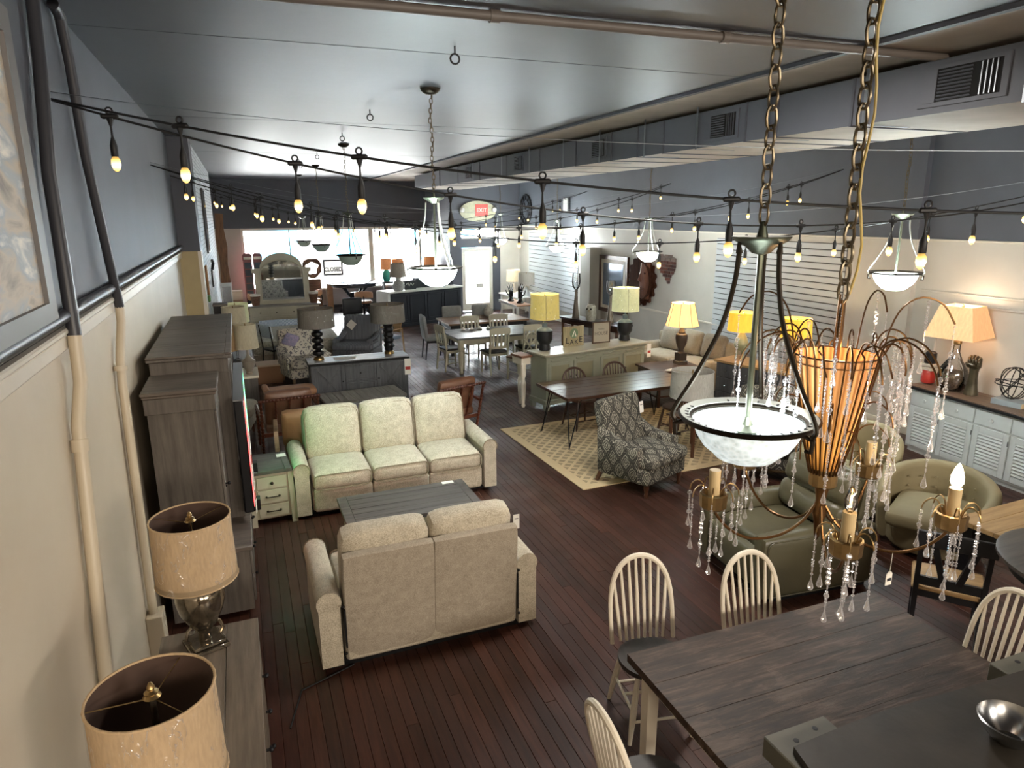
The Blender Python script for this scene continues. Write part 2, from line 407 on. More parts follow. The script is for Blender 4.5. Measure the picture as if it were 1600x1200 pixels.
P(d, 'door_handle', m_bronze, B().tube([(7.0, 22.02, 0.95), (7.0, 21.98, 0.97), (7.0, 21.98, 1.2), (7.0, 22.02, 1.22)], 0.012))
P(d, 'hours_sign', plain('hours_sign_card', '#b9b6ae', 0.7), B().b2(7.35, 7.62, 22.075, 22.085, 0.78, 0.92), label='small grey notice stuck low on the glass')
m_ink = plain('black_ink', '#1c1c20', 0.6)
bq = B()
for k in range(7):   # thin hand-painted script on the glass, seen from its back
    x = 7.02+k*0.085; h = (0.05, 0.03, 0.05, 0.03, 0.11, 0.12, 0.07)[k]
    bq.tube([(x+0.035*cos(a)+0.012*a/pi, 22.085, 1.36+h*0.5+h*0.5*sin(a)) for a in [i*pi/5 for i in range(9)]], 0.004, 4)
bq.tube([(7.0, 22.085, 1.30), (7.25, 22.085, 1.315), (7.6, 22.085, 1.31)], 0.005, 4)
P(d, 'lettering', m_ink, bq)
# outside: pavement and the row of shops across the street
struct('pavement', plain('concrete_pavement', '#b5b3ae', 0.9, var=0.06), B().b2(-12, 24, YF+0.3, 46, -0.3, -0.16))
m_face = plain('shopfront_render', '#d8d6d2', 0.9); m_win2 = plain('blue_shop_glass', '#2f6f8a', 0.3)
fa = struct('wall_street', m_face, B().b2(-16, 30, 44, 45, -0.2, 6.2))
for x, z, ww, hh in ((-2.2, 4.6, 1.2, 1.5), (1.2, 4.6, 1.2, 1.5), (4.8, 4.6, 1.2, 1.5), (8.4, 4.6, 1.2, 1.5), (-1.8, 1.6, 1.6, 1.5), (2.2, 1.4, 2.4, 1.9), (6.4, 1.5, 1.6, 1.8), (10.4, 1.3, 2.2, 1.8), (13.8, 1.5, 1.6, 2.0)):
    f = P(fa, 'shop_window', m_face, B().b2(x-ww/2-0.1, x+ww/2+0.1, 43.9, 44.02, z-hh/2-0.1, z+hh/2+0.1)); P(f, 'pane', m_win2, B().b2(x-ww/2, x+ww/2, 43.86, 43.92, z-hh/2, z+hh/2))
# ---------------------------------------------------------------- upholstery and wood materials
m_cord = cloth('cream_chenille', '#9a8f7c', '#d2c8b2', 120)
m_cordb = cloth('cream_chenille_back', '#8f8474', '#b8ac99', 150)
m_pipe = cloth('taupe_piping', '#7d705c', '#9a8c76', 200)
m_leath = plain('olive_taupe_leather', '#57533f', 0.38, var=0.08, vs=3, bump=0.2, bs=40)
m_leatho = plain('olive_velvet', '#857a5c', 0.7, var=0.1, vs=4, bump=0.1)
m_tan = plain('tan_leather', '#a07350', 0.5, var=0.12, vs=5, bump=0.2, bs=30)
m_brown = plain('brown_leather', '#6d4a36', 0.42, var=0.15, vs=5, bump=0.2, bs=30)
m_taupe = cloth('taupe_linen', '#83796c', '#a39888', 90)
m_grayf = cloth('gray_linen', '#7f807f', '#a0a19e', 140)
m_sofab = cloth('beige_sofa_linen', '#9b8e7b', '#b9ab95', 90)
m_darkw = wood('weathered_dark_top', '#1e1814', '#4a4038', 'x', 5, 0.5, 0.4)
m_graytop = wood('gray_plank_top', '#3c3734', '#635c57', 'x', 5, 0.45)
m_graywood = wood('gray_driftwood', '#4b453f', '#6f675f', 'z', 6, 0.5)
m_graywoody = wood('gray_driftwood_top', '#4b433d', '#74695f', 'x', 6, 0.45)
m_sidebd = wood('charcoal_gray_wood', '#3f4043', '#5d5e60', 'z', 6, 0.5)
m_dres = wood('gray_brown_oak', '#4a4036', '#6d6151', 'y', 6, 0.5, 0.3)
m_walnut = wood('walnut', '#2c1a12', '#5a3a28', 'x', 5, 0.28)
m_walleg = wood('walnut_leg', '#3a2116', '#5f3a26', 'z', 6, 0.35)
m_oak = wood('light_oak', '#8f7048', '#b8986a', 'x', 5, 0.5)
m_pine = wood('honey_pine', '#8a6138', '#b08250', 'y', 5, 0.4)
m_spool = wood('mahogany_spool', '#3a1c12', '#6a3622', 'x', 8, 0.3)
m_pink = wood('sanded_oak', '#8a6d52', '#b59678', 'x', 5, 0.5)
m_cream2 = plain('antique_cream_paint', '#b9b29c', 0.5, var=0.05, vs=5)
m_whitep = plain('chair_white_paint', '#e6dcc8', 0.45, var=0.04, vs=8)
m_darkseat = wood('dark_seat', '#1d1a18', '#3f3a36', 'y', 5, 0.45)
m_green = plain('sage_gray_paint', '#8b8c7b', 0.5, var=0.06, vs=4)
m_greenp = plain('sage_fabric_panel', '#86826a', 0.8, var=0.12, vs=3)
m_whitec = plain('soft_white_paint', '#c3c8c6', 0.45, var=0.04)
m_navy = plain('ink_blue_paint', '#131722', 0.5, var=0.15, vs=3)
m_screen = plain('tv_back_plastic', '#0c0e14', 0.4)
def box_uv(g):
    c = g.n('ShaderNodeTexCoord'); p = g.n('ShaderNodeSeparateXYZ'); g.l(c.outputs['Object'], p.inputs[0])
    q = g.n('ShaderNodeSeparateXYZ'); g.l(c.outputs['Normal'], q.inputs[0])
    ix = g.math('GREATER_THAN', g.math('ABSOLUTE', q.outputs[0]), 0.68); iz = g.math('GREATER_THAN', g.math('ABSOLUTE', q.outputs[2]), 0.68)
    def mixf(f, a, b): return g.math('ADD', g.math('MULTIPLY', f, b), g.math('MULTIPLY', g.math('SUBTRACT', 1.0, f), a))
    return mixf(ix, p.outputs[0], p.outputs[1]), mixf(iz, p.outputs[2], p.outputs[1]), c
def damask():
    g = N('gray_damask'); u, v, c = box_uv(g)
    t = g.n('ShaderNodeTexNoise', Scale=26, Detail=3); g.l(c.outputs['Object'], t.inputs['Vector'])
    wob = g.math('MULTIPLY', g.math('SUBTRACT', t.outputs[0], 0.5), 0.22)
    U = g.math('DIVIDE', u, 0.19); Vv = g.math('DIVIDE', v, 0.27)
    def dia(ou, ov):
        a = g.math('ABSOLUTE', g.math('SUBTRACT', g.math('FRACT', g.math('ADD', U, ou)), 0.5)); b = g.math('ABSOLUTE', g.math('SUBTRACT', g.math('FRACT', g.math('ADD', Vv, ov)), 0.5))
        r2 = g.math('SQRT', g.math('ADD', g.math('MULTIPLY', a, a), g.math('MULTIPLY', b, b)))
        return g.math('ADD', g.math('MULTIPLY', g.math('ADD', a, b), 0.6), g.math('MULTIPLY', r2, 0.45))
    d = g.math('ADD', g.math('MINIMUM', dia(50.0, 50.0), dia(50.5, 50.5)), wob)
    rings = g.math('SINE', g.math('MULTIPLY', d, 44.0))
    n2 = g.n('ShaderNodeTexVoronoi', Scale=48, feature='DISTANCE_TO_EDGE'); g.l(c.outputs['Object'], n2.inputs['Vector'])
    leaf = g.math('MULTIPLY', g.math('LESS_THAN', n2.outputs['Distance'], 0.09), -0.28)
    f = g.math('ADD', g.math('ADD', g.math('MULTIPLY', rings, 0.24), leaf), g.math('MULTIPLY', g.math('GREATER_THAN', d, 0.40), -0.30)); f = g.math('ADD', f, 0.5)
    g.base(g.ramp(f, [(0.1, srgb('#302e2b')), (0.34, srgb('#4d4a44')), (0.5, srgb('#827d70')), (0.75, srgb('#a49e8e'))])); g.bump(f, 0.1, 0.002)
    return g.set(0.85, 0, 0.25)
m_damask = damask()
def floral():
    g = N('cream_floral'); u, v, c = box_uv(g)
    t = g.n('ShaderNodeTexNoise', Scale=30, Detail=3); g.l(c.outputs['Object'], t.inputs['Vector'])
    U = g.math('DIVIDE', u, 0.22); Vv = g.math('DIVIDE', v, 0.26)
    def dia(o):
        a = g.math('ABSOLUTE', g.math('SUBTRACT', g.math('FRACT', g.math('ADD', U, o)), 0.5)); b = g.math('ABSOLUTE', g.math('SUBTRACT', g.math('FRACT', g.math('ADD', Vv, o)), 0.5))
        return g.math('ADD', a, b)
    d = g.math('MINIMUM', dia(50.0), dia(50.5))
    f = g.math('MULTIPLY', g.math('GREATER_THAN', t.outputs[0], 0.52), g.math('LESS_THAN', d, 0.40))
    g.base(g.mix(f, srgb('#d3ccbd'), srgb('#6d6a6c'))); return g.set(0.9)
m_floral = floral()
def stripes(name, a, b, sc, axis=0):
    g = N(name); c = g.n('ShaderNodeTexCoord'); p = g.n('ShaderNodeSeparateXYZ'); g.l(c.outputs['Object'], p.inputs[0])
    s = g.math('SINE', g.math('MULTIPLY', p.outputs[axis], sc)); g.base(g.ramp(g.math('ADD', g.math('MULTIPLY', s, 0.5), 0.5), [(0.4, srgb(a)), (0.6, srgb(b))])); g.bump(s, 0.3, 0.004)
    return g.set(0.9)
m_ribbed = stripes('gray_ribbed_weave', '#5e6166', '#7d8086', 190)
m_tstripe = stripes('blue_white_stripe', '#8fa3b8', '#dfe6ea', 200)
m_quilt = cloth('sage_quilt', '#8c897c', '#bdb7a6', 25)
# plastic film over new lamp shades: clear, with crease highlights painted in as white ridges
def film():
    g = N('clear_plastic_film'); t = g.n('ShaderNodeTexNoise', Scale=11, Detail=3, Distortion=2.2); g.l(g.obj((1, 1, 0.4)), t.inputs['Vector'])
    b = g.n('ShaderNodeBump'); b.inputs['Strength'].default_value = 1.0; b.inputs['Distance'].default_value = 0.05; g.l(t.outputs[0], b.inputs['Height'])
    ridge = g.math('MAXIMUM', g.math('SUBTRACT', 1.0, g.math('MULTIPLY', g.math('ABSOLUTE', g.math('SUBTRACT', t.outputs[0], 0.60)), 55.0)), 0.0)
    tr = g.n('ShaderNodeBsdfTransparent'); gl = g.n('ShaderNodeBsdfGlossy'); gl.inputs['Roughness'].default_value = 0.18; g.l(b.outputs[0], gl.inputs['Normal'])
    df = g.n('ShaderNodeBsdfDiffuse'); df.inputs[0].default_value = (0.9, 0.9, 0.9, 1); a = g.n('ShaderNodeMixShader'); a.inputs[0].default_value = 0.35; g.l(gl.outputs[0], a.inputs[1]); g.l(df.outputs[0], a.inputs[2])
    mx = g.n('ShaderNodeMixShader'); g.l(g.math('ADD', 0.07, g.math('MULTIPLY', ridge, 0.5)), mx.inputs[0]); g.l(tr.outputs[0], mx.inputs[1]); g.l(a.outputs[0], mx.inputs[2]); g.l(mx.outputs[0], g.out.inputs[0]); return g.m
m_film = film()

# ---------------------------------------------------------------- seating builders (front faces -Y)
MXZ = Matrix(((1, 0, 0, 0), (0, 0, 1, 0), (0, 1, 0, 0), (0, 0, 0, 1)))   # prism drawn in x,z and grown along +y
def arm_profile(w, h, roll):
    pts = [(-w/2+0.02, 0.05), (w/2-0.02, 0.05), (w/2-0.02, h-roll*1.5)]
    pts += [(roll*cos(a), h-roll+roll*sin(a)) for a in [-0.45+i*(pi+0.9)/10 for i in range(11)]]
    return pts + [(-w/2+0.02, h-roll*1.5)]
def cushion_outline(b, cx, y, z0, z1, w, r, rad_=0.007):
    b.tube([(cx+x, y, (z0+z1)/2+z) for x, z in rrect(w, z1-z0, r, 3)], rad_, 5, closed=True)
def rolled_arm(root, x, w, y0, y1, h, m, mp):
    pts = arm_profile(w, h, w*0.46); a = P(root, 'armrest', m, B().prism(pts, y1-y0, Matrix.Translation((x, y0, 0)) @ MXZ), angle=50)
    P(a, 'piping', mp, B().tube([(x+p, y0-0.004, q) for p, q in pts[2:]], 0.006, 5))
def sofa(name, label, n, w, loc, rz, from_back=False):
    t = T(name, label, 'sofa', loc, rz); aw = 0.19; sw = (w-2*aw-0.02)/n; d = 0.95
    P(t, 'base', m_cord, B().b2(-w/2+aw, w/2-aw, -d/2+0.02, d/2-0.05, 0.07, 0.30, 0.02))
    P(t, 'plinth', m_black, B().b2(-w/2+0.08, w/2-0.08, -d/2+0.12, d/2-0.12, 0.0, 0.08))
    for s in (-1, 1): rolled_arm(t, s*(w/2-aw/2), aw, -d/2, d/2-0.06, 0.64, m_cord, m_pipe)
    for i in range(n):
        cx = -w/2+aw+0.01+sw*(i+0.5)
        P(t, 'front_panel', m_cord, B().cush((cx, -d/2+0.03, 0.2), (sw-0.012, 0.09, 0.27), 0.03))
        c = P(t, 'seat_cushion', m_cord, B().cush((cx, -0.17, 0.41), (sw-0.008, 0.66, 0.2), 0.06, (0, 0.015, 0.03)))
        q = B(); cushion_outline(q, cx, -0.505, 0.33, 0.495, sw-0.03, 0.05); P(c, 'piping', m_pipe, q)
        tl = rad(-13)
        c = P(t, 'back_cushion', m_cord, B().cush((cx, 0.24, 0.74), (sw-0.006, 0.22, 0.62), 0.07, (0, 0.05, 0.02), (tl, 0, 0)))
        q = B(); q.tube([(cx+x, 0.24-0.095+z*0.23, 0.74+z) for x, z in rrect(sw-0.03, 0.58, 0.1, 3)], 0.006, 5, closed=True); P(c, 'piping', m_pipe, q)
        P(t, 'back_panel', m_cordb, B().cush((cx, 0.415, 0.50), (sw+0.01, 0.10, 0.86), 0.03, (0, 0.012, 0), (rad(-5), 0, 0), wave=0.0))
    if from_back:
        for s in (-1, 1):
            P(t, 'zip_slit', m_black, B().box((s*(w/2-aw-0.004), 0.452, 0.36), (0.012, 0.02, 0.3)))
            for z in (0.17, 0.54): P(t, 'stud', m_black, B().ball((s*(w/2-aw+0.004), 0.462, z), 0.011))
    return t
def armchair(name, label, m, mleg, loc, rz, w=0.78, d=0.86, h=1.02, turned=True, mseat=None, group=None, recl=14):
    t = T(name, label, 'armchair', loc, rz, group); aw = 0.13
    P(t, 'seat_frame', m, B().cush((0, -0.02, 0.26), (w-0.02, d-0.12, 0.2), 0.03))
    P(t, 'seat_cushion', mseat or m, B().cush((0, -0.115, 0.425), (w-0.03, d-0.22, 0.16), 0.06, (0, 0.015, 0.035)))
    tl = rad(-recl)
    P(t, 'backrest', mseat or m, B().cush((0, d/2-0.12, 0.66), (w-0.08, 0.17, 0.76), 0.055, (0, 0.02, 0.0), (tl, 0, 0)))
    for s in (-1, 1):
        def f(u, v, s=s):
            y = -d/2+0.17+u*(d-0.27); top = 0.615-0.025*cos(u*pi)+0.14*max(0, u-0.62)**1.2*2.2; a = v*2*pi
            xx = aw*0.52*cos(a); zz = sin(a); z = (0.22 if zz < 0 else top-0.05)+(0.05*zz)
            return Vector((s*(w/2-aw/2)+xx*(1+0.25*(zz > 0)), y, z))
        b = B().surf(f, 12, 14); bm = b.bm; bm.verts.ensure_lookup_table()
        for k in (0, 12): bm.faces.new([bm.verts[k*15+j] for j in range(14)])
        P(t, 'armrest', m, b, angle=60)
    for sx in (-1, 1):
        P(t, 'leg', mleg, (B().lathe([(0.018, 0), (0.028, 0.03), (0.018, 0.06), (0.034, 0.12), (0.03, 0.17)], (sx*(w/2-0.07), -d/2+0.09, 0), 10) if turned else
          B().tube([(sx*(w/2-0.07), -d/2+0.09, 0), (sx*(w/2-0.07), -d/2+0.09, 0.18)], [0.022, 0.034], 4)))
        P(t, 'leg', mleg, B().tube([(sx*(w/2-0.09), d/2-0.02, 0), (sx*(w/2-0.09), d/2-0.1, 0.18)], [0.024, 0.034], 4))
    return t
def tub_chair(name, label, m, loc, rz, r=0.44, h=0.74, tuft=True):
    t = T(name, label, 'armchair', loc, rz); sp = rad(118)
    def f(u, v):
        a = pi/2-sp+2*sp*u; k = 1-(abs(a-pi/2)/sp)**2; top = 0.56+(h-0.56)*k; th = 0.075; q = v*2*pi
        rr = r-th*0.5+th*cos(q)*0.75; z = (top-0.06 if sin(q) > 0 else 0.14)+0.06*sin(q)
        return Vector((rr*cos(a)*(1+0.08*(z > 0.4)), rr*sin(a)*(1+0.08*(z > 0.4)), z))
    b = B().surf(f, 30, 16); bm = b.bm; bm.verts.ensure_lookup_table()
    for k in (0, 30): bm.faces.new([bm.verts[k*17+j] for j in range(16)])
    bk = P(t, 'backrest', m, b, angle=60)
    if tuft:
        for a in range(40, 141, 20):
            for z in (0.5, 0.6): P(bk, 'button', m, B().ball(((r-0.1)*cos(rad(a)), (r-0.1)*sin(rad(a)), z), 0.012, 6))
    P(t, 'seat_cushion', m, B().cush((0, -0.06, 0.37), (r*1.5, r*1.75, 0.17), 0.07, (0, 0, 0.03)))
    P(t, 'base', m, B().lathe([(r*0.8, 0.06), (r*0.86, 0.10), (r*0.86, 0.3)], (0, -0.02, 0), 24)); P(t, 'plinth', m_black, B().lathe([(r*0.55, 0), (r*0.55, 0.07)], n=20))
    return t
def recliner(name, label, m, loc, rz, w=0.98, d=1.0):
    t = T(name, label, 'armchair', loc, rz); aw = 0.17
    for s in (-1, 1):
        a = P(t, 'armrest', m, B().cush((s*(w/2-aw/2), -0.06, 0.33), (aw, d-0.06, 0.56), 0.05, (0.01, 0, 0.02)))
        q = B(); q.tube([(s*(w/2+0.004), -0.06+y, 0.33+z) for y, z in rrect(d-0.14, 0.5, 0.05, 3)], 0.005, 4, closed=True); P(a, 'piping', m, q)
    P(t, 'seat_cushion', m, B().cush((0, -0.16, 0.42), (w-2*aw-0.01, 0.66, 0.18), 0.06, (0, 0.02, 0.03)))
    P(t, 'footrest', m, B().cush((0, -d/2+0.02, 0.28), (w-2*aw-0.01, 0.10, 0.34), 0.04, (0, 0.02, 0)))
    for z, hh, y in ((0.62, 0.26, 0.24), (0.86, 0.28, 0.30)): P(t, 'back_cushion', m, B().cush((0, y, z), (w-2*aw+0.12, 0.22, hh), 0.08, (0, 0.03, 0.01), (rad(-14), 0, 0)))
    P(t, 'back_panel', m, B().cush((0, 0.42, 0.54), (w-0.22, 0.12, 0.86), 0.04, (0, 0, 0), (rad(-10), 0, 0)))
    P(t, 'plinth', m_black, B().b2(-w/2+0.06, w/2-0.06, -d/2+0.1, d/2-0.12, 0, 0.09))
    return t
def windsor(name, label, mf, ms, loc, rz, group=None, h=0.98, w=0.43, nsp=8, fl=False):
    t = T(name, label, 'chair', loc, rz, group)
    out = [(w*0.5*sin(a)*(1+0.05*cos(2*a)), -0.01-0.22*cos(a)*(0.96 if cos(a) > 0 else 0.9)) for a in [2*pi*i/24 for i in range(24)]]
    b = B().prism(out, 0.032, Matrix.Translation((0, 0, 0.43))); P(t, 'seat', ms, b, angle=30)
    def bow(s):   # s 0..1 around the arch
        a = pi*s; x = -(w*0.5-0.02)*cos(a)*(1+0.16*sin(a)); z = (h-0.45)*(sin(a)**0.62); return Vector((x, 0.165+z*0.24, 0.455+z))
    P(t, 'back_bow', mf, B().tube([bow(i/24) for i in range(25)], [0.014+0.005*sin(pi*i/24) for i in range(25)], 8))
    for i in range(nsp):
        s = 0.14+0.72*(i+0.5)/nsp; lo = Vector((-(w*0.5-0.05)*(1-2*(i+0.5)/nsp)*0.92, 0.185, 0.455)); x = lo.x*1.25
        best = min((bow(k/60) for k in range(8, 53)), key=lambda p: abs(p.x-x))
        P(t, 'spindle', mf, B().tube([lo, lo.lerp(best, 0.5), best], [0.0095, 0.012, 0.0085], 6))
    ft = []
    for sx in (-1, 1):
        for sy in (-1, 1):
            top = Vector((sx*0.14, sy*0.14, 0.435)); bot = Vector((sx*0.205, sy*0.215, 0)); ft.append((sx, sy, top, bot))
            P(t, 'leg', mf, B().tube([top, top.lerp(bot, 0.35), top.lerp(bot, 0.6), bot], [0.015, 0.021, 0.022, 0.013], 8))
    def at(sx, sy, f): return next(a.lerp(b_, f) for x, y, a, b_ in ft if (x, y) == (sx, sy))
    for sx in (-1, 1): P(t, 'stretcher', mf, B().tube([at(sx, -1, 0.55), at(sx, 1, 0.55)], 0.01, 6))
    P(t, 'stretcher', mf, B().tube([(at(-1, -1, .55)+at(-1, 1, .55))/2, (at(1, -1, .55)+at(1, 1, .55))/2], 0.01, 6))
    for sy in (-1, 1): P(t, 'stretcher', mf, B().tube([at(-1, sy, 0.68), at(1, sy, 0.68)], 0.009, 6))
    return t
def slat_chair(name, label, mf, ms, loc, rz, group=None, w=0.46, h=0.97, slats=4, style='slat'):
    t = T(name, label, 'chair', loc, rz, group)
    P(t, 'seat', ms, B().box((0, -0.02, 0.455), (w, 0.43, 0.035), bv=0.012)); P(t, 'apron', mf, B().box((0, -0.01, 0.41), (w-0.05, 0.37, 0.06)))
    for s in (-1, 1):
        P(t, 'leg', mf, B().tube([(s*(w/2-0.03), -0.2, 0), (s*(w/2-0.03), -0.2, 0.44)], [0.018, 0.025], 4))
        P(t, 'back_post', mf, B().tube([(s*(w/2-0.03), 0.24, 0), (s*(w/2-0.03), 0.19, 0.44), (s*(w/2-0.025), 0.26, h-0.04)], [0.02, 0.026, 0.022], 4))
    yz = lambda z: 0.19+0.07*(z-0.44)/(h-0.48)
    if style == 'slat':
        P(t, 'top_rail', mf, B().prism([(-w/2, h-0.13), (w/2, h-0.13), (w/2, h-0.02), (w/4, h), (-w/4, h), (-w/2, h-0.02)], 0.028, Matrix.Translation((0, yz(h)-0.02, 0)) @ MXZ))
        P(t, 'lower_rail', mf, B().box((0, yz(0.56), 0.56), (w-0.04, 0.022, 0.05)))
        for i in range(slats):
            x = (i-(slats-1)/2)*(w-0.1)/slats; P(t, 'back_slat', mf, B().box((x, (yz(0.58)+yz(h-0.1))/2, (0.58+h-0.12)/2), (0.042, 0.016, h-0.70), (rad(-8), 0, 0)))
    elif style == 'cross':
        P(t, 'top_rail', mf, B().tube(arc((0, yz(h)-0.0, h-0.12), w/2-0.02, pi, 0, 12), 0.016, 6))
        for s in (-1, 1): P(t, 'back_slat', mf, B().tube([(s*(w/2-0.04), yz(0.5), 0.5), (0, yz(0.72)-0.02, 0.7), (-s*(w/2-0.05), yz(h-0.1), h-0.06)], 0.014, 6))
    elif style == 'wedge':
        P(t, 'top_rail', mf, B().box((0, yz(h), h-0.06), (w+0.02, 0.03, 0.12), bv=0.006)); P(t, 'lower_rail', mf, B().box((0, yz(0.52), 0.53), (w-0.04, 0.025, 0.07)))
        for s in (-1, 1): P(t, 'back_slat', mf, B().tube([(s*0.05, yz(0.55), 0.55), (s*0.13, yz(h-0.1), h-0.11)], [0.03, 0.03], 4))
    elif style == 'parsons':
        P(t, 'backrest', ms, B().cush((0, 0.22, 0.72), (w, 0.08, 0.56), 0.03, (0, 0.012, 0), (rad(-6), 0, 0))); P(t, 'cushion', ms, B().cush((0, -0.02, 0.47), (w+0.01, 0.46, 0.09), 0.03, (0, 0, 0.015)))
    for s in (-1, 1):
        if style != 'parsons': P(t, 'stretcher', mf, B().tube([(s*(w/2-0.03), -0.2, 0.17), (s*(w/2-0.03), 0.215, 0.17)], 0.011, 4))
    return t
def spool_chair(name, label, loc, rz):
    t = T(name, label, 'chair', loc, rz); w = 0.74
    def bob(p0, p1, n, r): # bobbin turned rod
        p0, p1 = Vector(p0), Vector(p1); m = n*4; return B().tube([p0.lerp(p1, i/m) for i in range(m+1)], [r*(0.62+0.38*abs(sin(pi*i/4))) for i in range(m+1)], 8)
    for s in (-1, 1):
        P(t, 'back_post', m_spool, bob((s*w/2, 0.18, 0.02), (s*w/2, 0.40, 0.84), 16, 0.024)); P(t, 'leg', m_spool, bob((s*w/2, -0.34, 0), (s*w/2, -0.34, 0.56), 10, 0.022))
        P(t, 'armrest', m_spool, B().tube([(s*w/2, -0.38, 0.57), (s*w/2, 0.0, 0.58), (s*w/2, 0.30, 0.54)], [0.026, 0.024, 0.02], 8))
    P(t, 'top_rail', m_spool, bob((-w/2-0.03, 0.40, 0.82), (w/2+0.03, 0.40, 0.82), 18, 0.025))
    for x in (-0.18, 0, 0.18): P(t, 'back_spindle', m_spool, bob((x, 0.20, 0.3), (x, 0.39, 0.81), 8, 0.018))
    P(t, 'seat_cushion', m_brown, B().cush((0, -0.08, 0.38), (w-0.1, 0.6, 0.14), 0.05, (0, 0, 0.03))); P(t, 'back_cushion', m_brown, B().cush((0, 0.20, 0.66), (w-0.12, 0.14, 0.52), 0.055, (0, 0.03, 0), (rad(-14), 0, 0)))
    P(t, 'seat_rail', m_spool, B().b2(-w/2, w/2, -0.36, -0.33, 0.27, 0.32).b2(-w/2, w/2, 0.2, 0.23, 0.27, 0.32))
    return t

# ---------------------------------------------------------------- tables, cases, lamps
def plank_top(t, m, x0, x1, y0, y1, z, n, th=0.035, along='x', name='plank', ends=0.0, bv=0.003):
    # plank boards with open joints; optional breadboard ends
    if ends:
        for a, b in ((x0, x0+ends), (x1-ends, x1)): P(t, 'end_board', m, B().b2(a+0.001, b-0.001, y0, y1, z-th, z, 0.004))
        x0 += ends; x1 -= ends
    for i in range(n):
        dz = (i*37 % 5)*0.0004
        if along == 'x': a = y0+(y1-y0)*i/n; b = y0+(y1-y0)*(i+1)/n; P(t, name, m, B().b2(x0+0.001, x1-0.001, a+bv/3, b-bv/3, z-th, z-dz, bv))
        else: a = x0+(x1-x0)*i/n; b = x0+(x1-x0)*(i+1)/n; P(t, name, m, B().b2(a+0.001, b-0.001, y0+0.001, y1-0.001, z-th, z-dz, 0.003))
def legs4(t, m, w, d, z, r=0.035, ins=0.07, turned=False, n=4):
    for sx in (-1, 1):
        for sy in (-1, 1):
            x, y = sx*(w/2-ins), sy*(d/2-ins)
            if turned: P(t, 'leg', m, B().lathe([(r*.55, 0), (r*.8, 0.03), (r*.6, 0.06), (r*.9, z*.3), (r*1.1, z*.55), (r*.6, z*.66), (r*1.1, z*.72), (r*1.1, z)], (x, y, 0), 10))
            else: P(t, 'leg', m, B().tube([(x, y, 0), (x, y, z)], [r*1.1, r*1.3], n))
def knob(parent, m, loc, r=0.014, ax='y'):
    x, y, z = loc; P(parent, 'knob', m, B().tube([(x, y, z), (x, y-0.02, z)] if ax == 'y' else [(x, y, z), (x-0.02, y, z)], r*0.5, 6).ball((x, y-0.024, z) if ax == 'y' else (x-0.024, y, z), r, 8))
def pull(parent, m, loc, w=0.09):
    x, y, z = loc; P(parent, 'pull', m, B().tube([(x-w/2, y, z), (x-w/2, y-0.022, z), (x+w/2, y-0.022, z), (x+w/2, y, z)], 0.006, 6).ball((x-w/2, y-0.005, z), 0.013, 8).ball((x+w/2, y-0.005, z), 0.013, 8))
def front(t, m, name, x0, x1, z0, z1, y, frame=0.0, panel=None, th=0.02, mp=None):
    # drawer or door front; with frame > 0 a recessed panel inside stiles and rails
    if not frame: return P(t, name, m, B().b2(x0, x1, y-th, y, z0, z1, 0.004))
    f = frame; o = P(t, name, m, B().b2(x0, x0+f, y-th, y, z0, z1, 0.003).b2(x1-f, x1, y-th, y, z0, z1, 0.003).b2(x0+f, x1-f, y-th, y, z1-f, z1, 0.003).b2(x0+f, x1-f, y-th, y, z0, z0+f, 0.003))
    P(o, 'door_panel', mp or m, B().b2(x0+f-0.004, x1-f+0.004, y-0.006, y-0.001, z0+f-0.004, z1-f+0.004)); return o
def price_tag(parent, loc, rot=(0, 0, 0), w=0.06, h=0.11, red=False, name='price_tag'):
    o = P(parent, name, m_paper, B().box((0, 0, 0), (w, 0.002, h)), loc, rot)
    if red: P(o, 'red_print', m_redp, B().box((0, -0.0015, -h*0.1), (w*0.8, 0.001, h*0.2)))
    else: P(o, 'print', m_ink, B().box((0, -0.0015, h*0.2), (w*0.6, 0.001, h*0.06)))
    return o
m_redp = plain('red_print', '#a8342c', 0.7)
